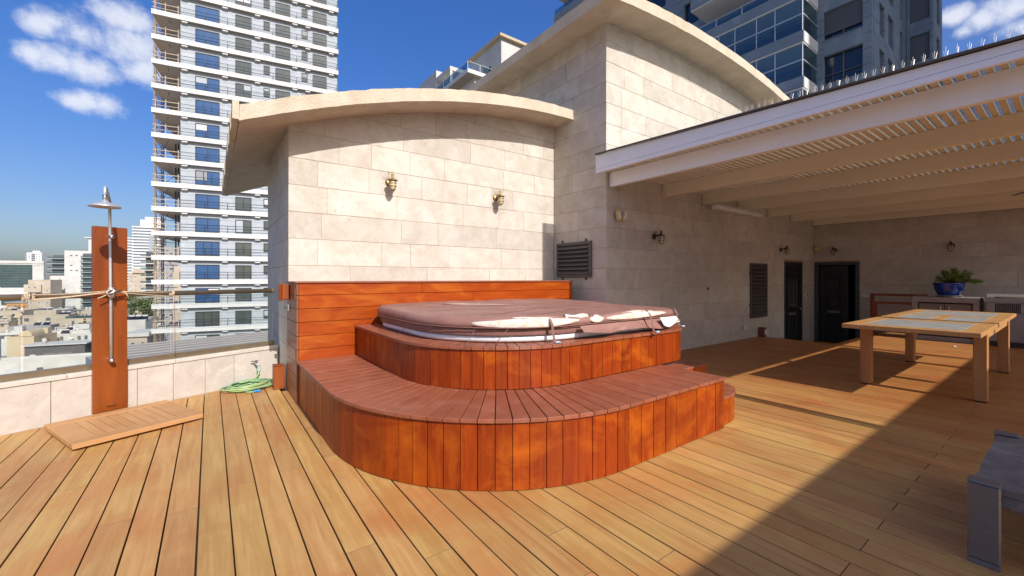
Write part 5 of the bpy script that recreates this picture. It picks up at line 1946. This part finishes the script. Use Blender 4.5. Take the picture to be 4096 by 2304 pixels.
tb_("top_rail", 33.15, 37.5, 57.14, 57.24, 35.76, 35.83, "tower_white")
tb_("rail_post", 35.3, 35.38, 57.15, 57.23, 34.66, 35.75, "tower_white")
tb_("glass_pane", 33.07, 33.09, 57.3, 82.3, 34.7, 35.74, "balcony_glass")
tb_("glass_pane", 33.15, 37.4, 57.18, 57.2, 34.7, 35.74, "balcony_glass")

# ------------------------------------------------------------------ metal roof just beyond the railing
ra = math.atan2(2.13, 6.93)
mr_ = thing("metal_roof_building", "grey ribbed metal roof just below the glass railing", "building", (-4.6, 33.5, GZ), ra)
MB().box(0, 14.5, 0, 9.0, 0, 19.6).build("walls", "city_bluegrey", mr_)
ru = MB().add([(-.3, -.3, 19.75), (14.8, -.3, 19.75), (14.8, 9.3, 20.05), (1.2, 9.3, 20.05), (-.3, -.3, 19.6), (14.8, -.3, 19.6), (14.8, 9.3, 19.9), (1.2, 9.3, 19.9)],
               [(0, 1, 2, 3), (7, 6, 5, 4), (0, 4, 5, 1), (1, 5, 6, 2), (2, 6, 7, 3), (3, 7, 4, 0)])
ru.build("roof_sheet", "metal_roof", mr_)
for j in range(9):
    y_ = .1 + j * 1.13
    z = 19.75 + .3 * (y_ + .3) / 9.6
    MB().box(.1 + y_ * .13, 14.7, y_, y_ + .10, z + .002, z + .11).build("standing_seam", "roof_rib", mr_)

# ------------------------------------------------------------------ low houses and blocks of the city
t = bld("white_house", "long white house nearest below the railing, small square windows", (-35.2, 124.8), 27.5, 4.2, -14.9, "city_white")
wins(t, [3.6, 12.8, 22.5], [-18.1], 2.0, 1.5, "city_white", "city_shutter", .08)
wins(t, [7.6, 17.4, 20.5], [-17.9], 1.2, 1.3, "city_white", "city_window", .12)
t = bld("dark_house", "dark grey rendered house with white roof edge", (-36.3, 150.3), 10.8, 6, -15.3, "city_dark")
MB().box(-.6, 11.3, -.5, 6.2, 8.70, 8.95).build("roof_edge", "city_white", t)
wins(t, [1.4], [-19.2], 1.1, 1.9, "city_dark", "city_shutter", .05)
wins(t, [8.6], [-19.0], .9, 1.5, "win_frame", "city_white", .1, 2)
for (a, b) in ((3.4, 5.3), (5.8, 8.4)):
    MB().box(a, b, -.15, 0, 6.5, 6.62).build("ledge", "city_bluegrey", t)
roof_kit(t, [(2.2, 3), (6, 6)], -15.05, 'td')
t = bld("cream_house", "cream yellow house with barrel vaulted roof beside the dark house", (-44.5, 171.2), 5.2, 6.5, -14.7, "city_cream")
v = [(3.6 + 1.3 * math.cos(a), y_, 9.3 + 1.6 * math.sin(a)) for y_ in (-.2, 6) for a in [math.pi * i / 12 for i in range(13)]]
MB().add(v, [(i, i + 1, 14 + i, 13 + i) for i in range(12)] + [tuple(range(13)), tuple(range(25, 12, -1))]).build("barrel_vault", "city_cream", t, smooth=False)
t = bld("gable_house", "plain blue grey gable end at the left edge", (-41.3, 137.2), 3.5, 3.5, -11.6, "city_bluegrey")
t = bld("terrace_house", "white low house with a row of terrace openings", (-44.3, 187.2), 15.5, 6, -16.0, "city_white")
wins(t, [1.6, 4.6, 7.2, 9.6, 11.2, 12.8], [-18.2], 1.0, 1.5, "city_white", "city_dark", .12)
roof_kit(t, [(3.2, 2), (6.5, 3), (9.5, 2), (13.6, 1)], -16.5, 'asda')
t = bld("grey_house", "mid grey house with solar panels on its roof", (-57.5, 221.5), 10.9, 6, -15.7, "city_grey")
roof_kit(t, [(6.4, 2), (8.8, 2)], -16.0, 'ss')
wins(t, [5.6], [-20.2], .8, 1.8, "city_grey", "city_bluegrey", .06)
t = bld("stone_villa", "pale beige villa at the left edge behind the grey house", (-79.9, 293.7), 9.4, 14, -13.7, "city_beige")
wins(t, [2, 6.5], [-17.5], 1.4, 1.6, "city_beige", "city_window", .1)
roof_kit(t, [(1.5, 3), (4.5, 3), (7, 4)], -14.2, 'tst')
t = bld("flat_villa", "wide sand coloured villa with stepped flat roofs", (-64.2, 263.6), 14.2, 8, -14.5, "city_beige")
MB().box(2.5, 9.5, 2, 7, 9.0, 11.3).build("upper_storey", "city_beige", t)
wins(t, [1.2, 7.8], [-17.2], 1.6, 1.5, "city_beige", "city_window", .1)
roof_kit(t, [(10.8, 3), (12.6, 3)], -15.0, 'ss')
t = bld("pergola_house", "beige house with dark roof pergola and green glass balustrade", (-48.7, 246.1), 9.8, 7, -15.4, "city_beige")
MB().box(.4, 8.8, .3, .4, 8.62, 9.6).build("glass_balustrade", "city_glass", t)
for x in (3.2, 4.4):
    MB().box(x, x + .22, 1, 1.22, 8.5, 11.6).build("pergola_post", "city_dark", t)
MB().box(1.0, 5.0, .4, 4, 11.6, 11.85).build("pergola_roof", "city_dark", t)
t = bld("corner_house", "beige house with a row of small dark windows beside the shower post", (-52.4, 285.9), 7.4, 12, -15.0 + 1.2, "city_beige")
wins(t, [.8, 2.3, 3.7, 5.6], [-17.3], .7, 1.2, "city_beige", "city_dark", .06)
roof_kit(t, [(3, 2), (4.3, 2)], -14.3, 'tt')
t = bld("white_hall", "low white box building in front of the apartment block", (-69.2, 304.4), 9.2, 10, -14.6, "city_white")
roof_kit(t, [(1.2, 2), (3.4, 2)], -15.1, 'ss')
t = bld("apartment_block", "tall pale apartment block with balconies behind the shower post", (-70.7, 358.7), 16.5, 18, 17.9, "city_white")
zs_ = [14.6 - 3.02 * j for j in range(11)]
wins(t, [3.0, 5.4], zs_, 1.3, 1.0, "city_white", "city_shutter", .12, skip=((0, 0), (1, 0), (0, 2), (0, 3), (1, 3)))
wins(t, [3.0, 5.4], [14.6, 8.56, 5.54], 1.3, .9, "city_white", "city_window", .12, skip=((1, 1),))
for j in range(11):
    z = 14.0 - 3.02 * j - GZ
    MB().box(7.6, 16.5, -1.6, -.002, z - .35, z).build("balcony_slab", "city_bluegrey", t)
    MB().box(7.65, 16.4, -1.55, -1.5, z + .002, z + 1.0).build("balcony_glass", "balcony_glass", t)
    MB().box(8.2, 16.2, -.03, .0, z + .1, z + 2.4).build("balcony_window", "city_window", t)
MB().box(9.6, 16, 3, 12, 41.9, 50.0).build("roof_tower", "city_white", t)
MB().box(8.0, 17, 2, 13, 50.0, 50.6).build("roof_canopy", "city_white", t)
t = bld("apartment_wing", "lower wing of the apartment block with shuttered windows", (-77.1, 360.9), 6.5, 16, 3.8, "city_white")
wins(t, [2.2], [-.2 - 3.02 * j for j in range(6)], 1.4, 1.1, "city_white", "city_shutter", .12)
wins(t, [4.2], [-.2 - 3.02 * j for j in range(6)], .7, 1.8, "city_white", "city_grey", .05)
for j in range(4):
    z = 4.0 + 3.02 * j + .1
    MB().box(-.8, 6.4, -1.2, 8, z - GZ - .4, z - GZ).build("balcony_slab", "city_bluegrey", t)
    MB().box(-.7, 6.3, -1.15, -1.1, z - GZ + .002, z - GZ + 1.0).build("balcony_glass", "balcony_glass", t)
    MB().box(.6, 6.2, .5, 6, z - GZ + .001, z - GZ + 2.6).build("balcony_room", "city_grey", t)
    MB().box(.9, 6.0, .46, .498, z - GZ + .1, z - GZ + 2.3).build("balcony_window", "city_window", t)
t = bld("stone_block_house", "stepped beige stone block left of the pale apartments", (-81.2, 341.6), 8.9, 12, .4, "city_beige")
MB().box(-1.2, 5.6, -1.2, 6, 17.5, 21.8).build("projecting_storey", "city_beige", t)
wins(t, [.9, 3.2], [-4.4], .9, 1.0, "city_white", "city_window", .12, y0=-1.2)
wins(t, [1.2, 4.4, 7.6], [-9.6, -12.8, -16.0], .8, .9, "city_white", "city_window", .12)
wins(t, [7.6], [-6.2], .8, .9, "city_white", "city_window", .12)
wins(t, [6.6, 7.4, 8.2], [-3.3], .35, 1.6, "city_white", "city_grey", .04)
t = bld("hotel", "glass fronted hotel block carrying the grey word sign", (-145.3, 514.7), 33.6, 22, 15.6, "city_white")
MB().box(-.05, 27.0, -.06, .0, GZ + 48 - 6, 36.4).box(8.8, 27.0, -.08, -.061, 17.6, 34.6).build("glass_front", "city_glass", t)
for j in range(8):
    MB().box(9.0, 26.6, -.14, -.081, 19.6 + 2.05 * j, 19.85 + 2.05 * j).build("floor_band", "city_dark", t)
for i in range(18):
    MB().box(9.6 + i * .98, 9.7 + i * .98, -.13, -.082, 18.2, 34.6).build("mullion", "city_glass", t)
MB().box(-.1, 8.2, -.5, -.061, 0, 31.5).build("side_panel", "city_white", t)
MB().box(5.0, 6.4, -.53, -.501, 6, 31.0).build("dark_strip", "city_bluegrey", t)
MB().box(27.1, 33.7, -.3, -.005, 0, 39.0).build("sign_panel", "city_white", t)
MB().box(-.2, 33.8, -.6, -.301, 37.6, 39.2).build("roof_band", "city_white", t)
MB().box(9.2, 27.0, -2.0, -.15, 10.2, 11.0).build("canopy", "city_white", t)
MB().box(9.4, 26.8, -1.0, -.15, 4.0, 10.1).build("lobby_glass", "city_glass", t)
fc = bpy.data.curves.new("sign_letters", 'FONT')
fc.body = "VERT"
fc.size = 2.6
fc.extrude = .05
fc.align_x = 'CENTER'
tmp = bpy.data.objects.new("sign_letters", fc)
COL.objects.link(tmp)
bpy.context.view_layer.update()
dg = bpy.context.evaluated_depsgraph_get()
sme = bpy.data.meshes.new_from_object(tmp.evaluated_get(dg))
bpy.data.objects.remove(tmp)
sme.materials.clear(); setmat(sme, "city_grey")
ob("sign_letters", sme, t, (30.4, -.36, 35.0), (rad(90), 0, 0))
MB().box(29.2, 31.8, -.36, -.301, 33.3, 33.5).build("sign_underline", "city_grey", t)
MB().box(28.9, 32.2, -.36, -.301, 31.8, 31.95).build("sign_underline", "city_grey", t)
t = bld("white_highrise", "distant white high rise above the hotel roof", (-222.4, 930.1), 16, 16, 40.0, "tower_white")
MB().box(5, 13, 3, 12, 64.0, 67.0).build("roof_plant", "tower_white", t)
for j in range(12):
    z = 60.5 - 3.1 * j
    MB().box(-1.4, 1.4, -.9, 3, z, z + .5).build("balcony_slab", "tower_white", t)
wins(t, [2.6, 10.6, 13.6], [36.2 - 3.1 * j for j in range(8)], 1.4, 1.4, "tower_white", "city_window", .1)
for j in range(8):
    z = 36.0 - 3.1 * j - GZ
    MB().box(4.8, 9.2, -.9, -.003, z, z + .45).build("balcony_slab", "tower_white", t)
    MB().box(5.0, 9.0, -.05, -.002, z + .5, z + 2.3).build("balcony_window", "city_window", t)
t = bld("far_block", "small far beige block between hotel and apartments", (-228.8, 1033.9), 6, 14, 22.9, "city_beige")
wins(t, [1.4, 3.2, 5.0], [19 - 3.1 * j for j in range(4)], .9, 1.2, "city_beige", "city_window", .1)
t = bld("far_white_block", "small far white block beside the beige one", (-222.0, 1030.0), 12, 14, 14.0, "city_white")
wins(t, [2, 5, 8], [10, 6.6], 1.4, 1.4, "city_white", "city_window", .1)
t = bld("school", "low orange school building with tall windows behind trees", (-103.7, 397.7), 10.8, 14, -14.3, "city_orange")
MB().box(-.6, 11.2, -.6, 14.4, 9.72, 10.3).build("roof_edge", "city_bluegrey", t)
wins(t, [1.4, 3.6, 5.8, 8.0, 10.0], [-18.4], 1.2, 2.6, "city_orange", "city_window", .14, 2)
# right of the shower post
t = bld("striped_tower", "distant white striped curving tower right of the shower post", (-64.7, 579.7), 22, 20, 55.4, "city_bluegrey", parapet=.3)
for j in range(20):
    z = 54.2 - 3.05 * j - GZ
    MB().box(-.8, 22.6 - .0 * j, -1.2, 20, z, z + 1.25).build("floor_band", "tower_white", t)
MB().box(13.0, 16.2, -1.25, -1.21, 10, 70).build("core_strip", "city_bluegrey", t)
MB().box(5, 22, 2, 18, 79.0, 87.0).build("upper_block", "tower_white", t)
MB().box(9, 22, 1.6, 18, 87, 90).build("upper_block", "tower_white", t)
t2 = bld("striped_annex", "lower striped annex joined to the left of the curving tower", (-71.2, 596.8), 9.6, 18, 44.6, "city_bluegrey", parapet=.3)
for j in range(17):
    z = 43.4 - 3.05 * j - GZ
    MB().box(-.6, 9.7, -1.0, 18, z, z + 1.2).build("floor_band", "tower_white", t2)
t = bld("beige_block", "beige stone apartment block in front of the striped tower", (-44.7, 379.4), 9.6, 14, 5.0, "city_beige")
MB().box(2.2, 8.8, -1.0, 10, 28.8, 29.5).build("roof_slab", "city_beige", t)
MB().box(3.0, 8.4, -.4, 9, 29.5, 32.0).build("penthouse", "city_beige", t)
wins(t, [1.3, 3.8, 6.2, 8.2], [1.6 - 3.05 * j for j in range(7)], .8, 1.0, "city_white", "city_window", .12)
t = bld("balcony_block", "slim apartment block with stacked blue glass balconies beside the mast", (-23.4, 246.2), 5.2, 14, 12.2, "city_beige")
for j in range(11):
    z = 11.0 - 2.98 * j - GZ
    MB().box(-1.4, 3.6, -1.6, -.003, z - .4, z).build("balcony_slab", "city_white", t)
    MB().box(-1.3, 3.5, -1.55, -1.5, z + .002, z + 1.0).build("balcony_glass", "balcony_glass", t)
    MB().box(.2, 3.4, -.04, .0, z + .1, z + 2.2).build("balcony_window", "city_window", t)
t = bld("grey_block", "grey apartment block seen through the open corner of the tower", (-16.3, 210.1), 9.6, 14, 13.5, "city_grey")
wins(t, [1.5, 4.0, 7.0], [10.4 - 3.02 * j for j in range(10)], 1.5, 1.2, "city_white", "city_window", .14)
MB().box(5.2, 9.6, -1.6, -.003, 0, 30).build("bay", "city_beige", t)
t = bld("roof_pavilion", "white flat roofed pavilion with solar panels right of the shower post", (-18.1, 149.4), 4.0, 6, -8.9 - 1.0, "city_white")
roof_kit(t, [(.4, 1), (1.8, 1), (3.2, 1)], -10.3, 'sss')
t = bld("white_villa", "white villa below the pavilion right of the shower post", (-20.5, 169.8 - 8), 8.2, 7, -12.6, "city_white")
wins(t, [6.4], [-16.5], 1.0, 1.6, "city_white", "city_window", .1)
t = bld("beige_villa", "beige villa with white roof edges right of the shower post", (-16.4, 135.8), 3.9, 9, -12.6, "city_beige")
MB().box(-.4, 4.4, -.5, 9.3, 11.0, 11.9).build("roof_edge", "city_white", t)
MB().box(-.4, 5.2, -1.5, -.003, 6.8, 7.3).build("balcony_slab", "city_white", t)
wins(t, [1.2, 3.1], [-16.2], .9, 1.9, "city_white", "city_window", .1)


# ------------------------------------------------------------------ more houses filling the quarter below
for (nm, lb, P_, w, d, zt, mt, xs2, sill, ww, hh, pane, kit) in (
    ("flat_house", "low white flat roofed house at left edge in front of the grey house", (-55.7, 206.6), 5.5, 8, -16.5, "city_white", [1.2, 3.6], -18.6, .9, 1.2, "city_dark", [((1.2, 2), 't'), ((3.8, 3), 's')]),
    ("sand_house", "small sand coloured house beside the vaulted cream roof", (-41.9, 178.0), 3.2, 8, -15.1, "city_cream", [1.6], -17.6, 1.0, 1.4, "city_dark", [((1.0, 2), 'a')]),
    ("slim_white_house", "slim white house end next to the dark house", (-26.4, 154.3), 2.2, 8, -15.4, "city_white", [.8], -18.2, .8, 2.0, "city_window", []),
    ("buff_house", "small buff house with one door below the green balustrade", (-45.5, 221.5), 3.6, 8, -16.6, "city_beige", [1.0, 2.6], -19.0, .9, 1.6, "city_window", [((1.8, 2), 't')]),
    ("clinic", "wide white building with satellite dish and condensers on the roof", (-44.0, 203.0), 12.0, 5.5, -16.4, "city_white", [1.4, 3.6, 6.0, 8.6, 10.6], -18.7, 1.2, 1.3, "city_dark", [((1.5, 2), 'a'), ((4.5, 2), 's'), ((7.0, 1.5), 'd'), ((8.8, 2), 's'), ((11.0, 1), 'a')]),
    ("tan_house", "tan house corner at the left edge above the white flat roof", (-69.9, 259.1), 3.2, 9, -16.4, "city_beige", [1.4], -18.6, 1.0, 1.3, "city_dark", [((1.6, 2), 't')]),
    ("loggia_house", "pale house with shaded loggia at left below the school", (-75.8, 286.9), 5.6, 9, -16.0, "city_cream", [1.3, 3.9], -18.6, 1.6, 1.7, "city_dark", [((2, 3), 's'), ((4.4, 3), 't')]),
    ("white_annex", "white annex roof with panels in front of the pale apartments", (-72.4, 320.3), 4.6, 8, -15.9, "city_white", [1.2, 3.2], -18.2, 1.0, 1.2, "city_window", [((1.4, 2), 's'), ((3.2, 2), 's')]),
    ("ochre_house", "ochre house with roof terrace left of the shower post", (-44.1, 227.8), 4.4, 9, -16.3, "city_cream", [1.2, 3.0], -18.8, .9, 1.4, "city_dark", [((1.4, 2), 't'), ((3.1, 2), 's')]),
    ("grey_annex", "pale grey house roof at the foot of the pale apartments", (-72.1, 339.9), 10.0, 9, -16.6, "city_grey", [2, 5, 8], -18.8, 1.2, 1.2, "city_window", [((2, 3), 's'), ((5.5, 3), 't'), ((8, 3), 's')]),
    ("cream_villa", "cream villa right of the shower post behind the pavilion", (-23.0, 190.1), 5.2, 9, -14.6, "city_cream", [1.2, 3.6], -17.0, 1.0, 1.4, "city_window", [((1.4, 2), 't'), ((3.6, 2), 's')]),
    ("brick_shed", "small white shed roof near the parked red car", (-16.2, 158.0), 3.0, 8, -15.6, "city_white", [1.2], -18.0, .9, 1.3, "city_dark", [((1.2, 2), 't')]),
    ("left_villa", "far pale villa at the left edge in front of the hotel", (-97.6, 358.6), 8.2, 9, -16.6, "city_beige", [1.8, 5.4], -19.0, 1.2, 1.3, "city_window", [((2, 2), 's'), ((5, 2), 't'), ((6.6, 2), 's')]),
    ("gabled_villa", "far beige villa with tanks in front of the stone block", (-77.8, 323.1), 6.0, 9, -16.7, "city_beige", [1.5, 4.2], -19.0, 1.1, 1.3, "city_window", [((1.5, 2), 't'), ((3.6, 2), 's'), ((5, 2), 't')]),
):
    d = min(d, 6.0)
    t = bld(nm, lb, P_, w, d, zt, mt, parapet=.45)
    wins(t, xs2, [sill], ww, hh, mt, pane, .07)
    if kit:
        roof_kit(t, [k[0] for k in kit], zt - .45, [k[1] for k in kit])
    MB().box(w * .45, w * .8, d * .45, d * .8, zt - GZ - .45, zt - GZ + 1.7).build("stair_head", mt, t)
    MB().box(-.15, w + .15, -.6, -.003, sill - GZ + hh + .12, sill - GZ + hh + .3).build("ledge", "city_white", t)


# ------------------------------------------------------------------ trees
def tree(label, P_, h, rx, leaf, seed, n=620, zb_=GZ):
    rr_ = random.Random(seed)
    t_ = thing("tree", label, "tree", (P_[0], P_[1], zb_), 0, "trees among the houses")
    b = MB().tube([(0, 0, 0), (.1, .05, h * .35), (.05, .1, h * .7)], [.28, .2, .08], 7)
    for k in range(6):
        a = rr_.uniform(0, 6.28)
        b.tube([(.05, .05, h * rr_.uniform(.3, .55)), (rx * .6 * math.cos(a), rx * .6 * math.sin(a), h * rr_.uniform(.6, .85))], [.1, .04], 5)
    b.build("trunk", "bark", t_)
    c = MB()
    lobes = [(rr_.uniform(-.6, .6) * rx, rr_.uniform(-.6, .6) * rx, h * rr_.uniform(.45, .88), rr_.uniform(.32, .55) * rx) for _ in range(9)]
    for k in range(n):
        x, y_, z, r_ = rr_.choice(lobes)
        d = Vector((rr_.gauss(0, 1), rr_.gauss(0, 1), rr_.gauss(0, .8))).normalized() * r_ * rr_.uniform(.6, 1.05)
        p = Vector((x, y_, z)) + d
        nrm = (d.normalized() + Vector((rr_.gauss(0, .5), rr_.gauss(0, .5), rr_.gauss(.2, .5)))).normalized()
        u_ = nrm.orthogonal().normalized() * rr_.uniform(.22, .42); w_ = nrm.cross(u_).normalized() * rr_.uniform(.18, .36)
        c.add([p - u_, p - w_ * .9, p + u_, p + w_], [(0, 1, 2, 3)])
    c.build("crown", leaf, t_, fix=False)


tree("broad mid green tree below the handrail beside the mast", (-21.0, 211.5), 16.5, 4.8, "leaf_mid", 3, 1500, -21.5)
tree("dark cypress like tree against the grey block", (-26.3, 228.0), 17.5, 2.6, "leaf_dark", 4, 900, -21.5)
tree("low green tree in front of the slim balcony block", (-17.5, 198.0), 9.5, 3.6, "leaf_mid", 5, 900, -22.0)
tree("dark round tree in front of the orange school", (-97.5, 388.0), 7.6, 3.0, "leaf_dark", 6, 600)
tree("smaller dark tree at the left end of the school", (-103.0, 390.0), 6.6, 2.2, "leaf_dark", 7, 500)
tree("dark shrubby tree at the right end of the school", (-94.6, 386.0), 6.4, 2.2, "leaf_dark", 8, 500)
tree("small yellow green tree at the foot of the mast", (-9.8, 92.0), 5.5, 2.0, "leaf_mid", 9, 500, -18.0)

# street and a parked red car at the foot of the mast
structure(MB().box(-24, 4, 95, 124, -18.2, -18.0).build("terrain_terrace", "ground_mix"))
structure(MB().box(-22, 2, 100, 108, -17.99, -17.97).build("road", "asphalt"))
car = thing("parked_car", "small red car parked below beside the hoist mast", "car", (-15.6, 103.5, -17.97), rad(-4))
prof = [(-1.9, .35), (-1.95, .75), (-1.3, .92), (-.75, 1.38), (.75, 1.40), (1.45, .95), (1.95, .85), (2.0, .35)]
n = len(prof)
MB().add([(x, -.8, z) for x, z in prof] + [(x, .8, z) for x, z in prof], [tuple(range(n)), tuple(range(2 * n - 1, n - 1, -1))] + [(i, n + i, n + (i + 1) % n, (i + 1) % n) for i in range(n)]).build("body", "car_red", car)
for s_ in (-1, 1):
    MB().add([(-1.1, s_ * .805, .95), (-.7, s_ * .805, 1.3), (.7, s_ * .805, 1.32), (1.2, s_ * .805, .97)], [(0, 1, 2, 3)]).build("side_window", "dark_window", car, fix=False)
    for x in (-1.2, 1.25):
        MB().lathe([(.18, -.1), (.31, -.09), (.31, .09), (.18, .1)], 16, 'Y', (x, s_ * .74, .31)).build("wheel", "tyre", car)
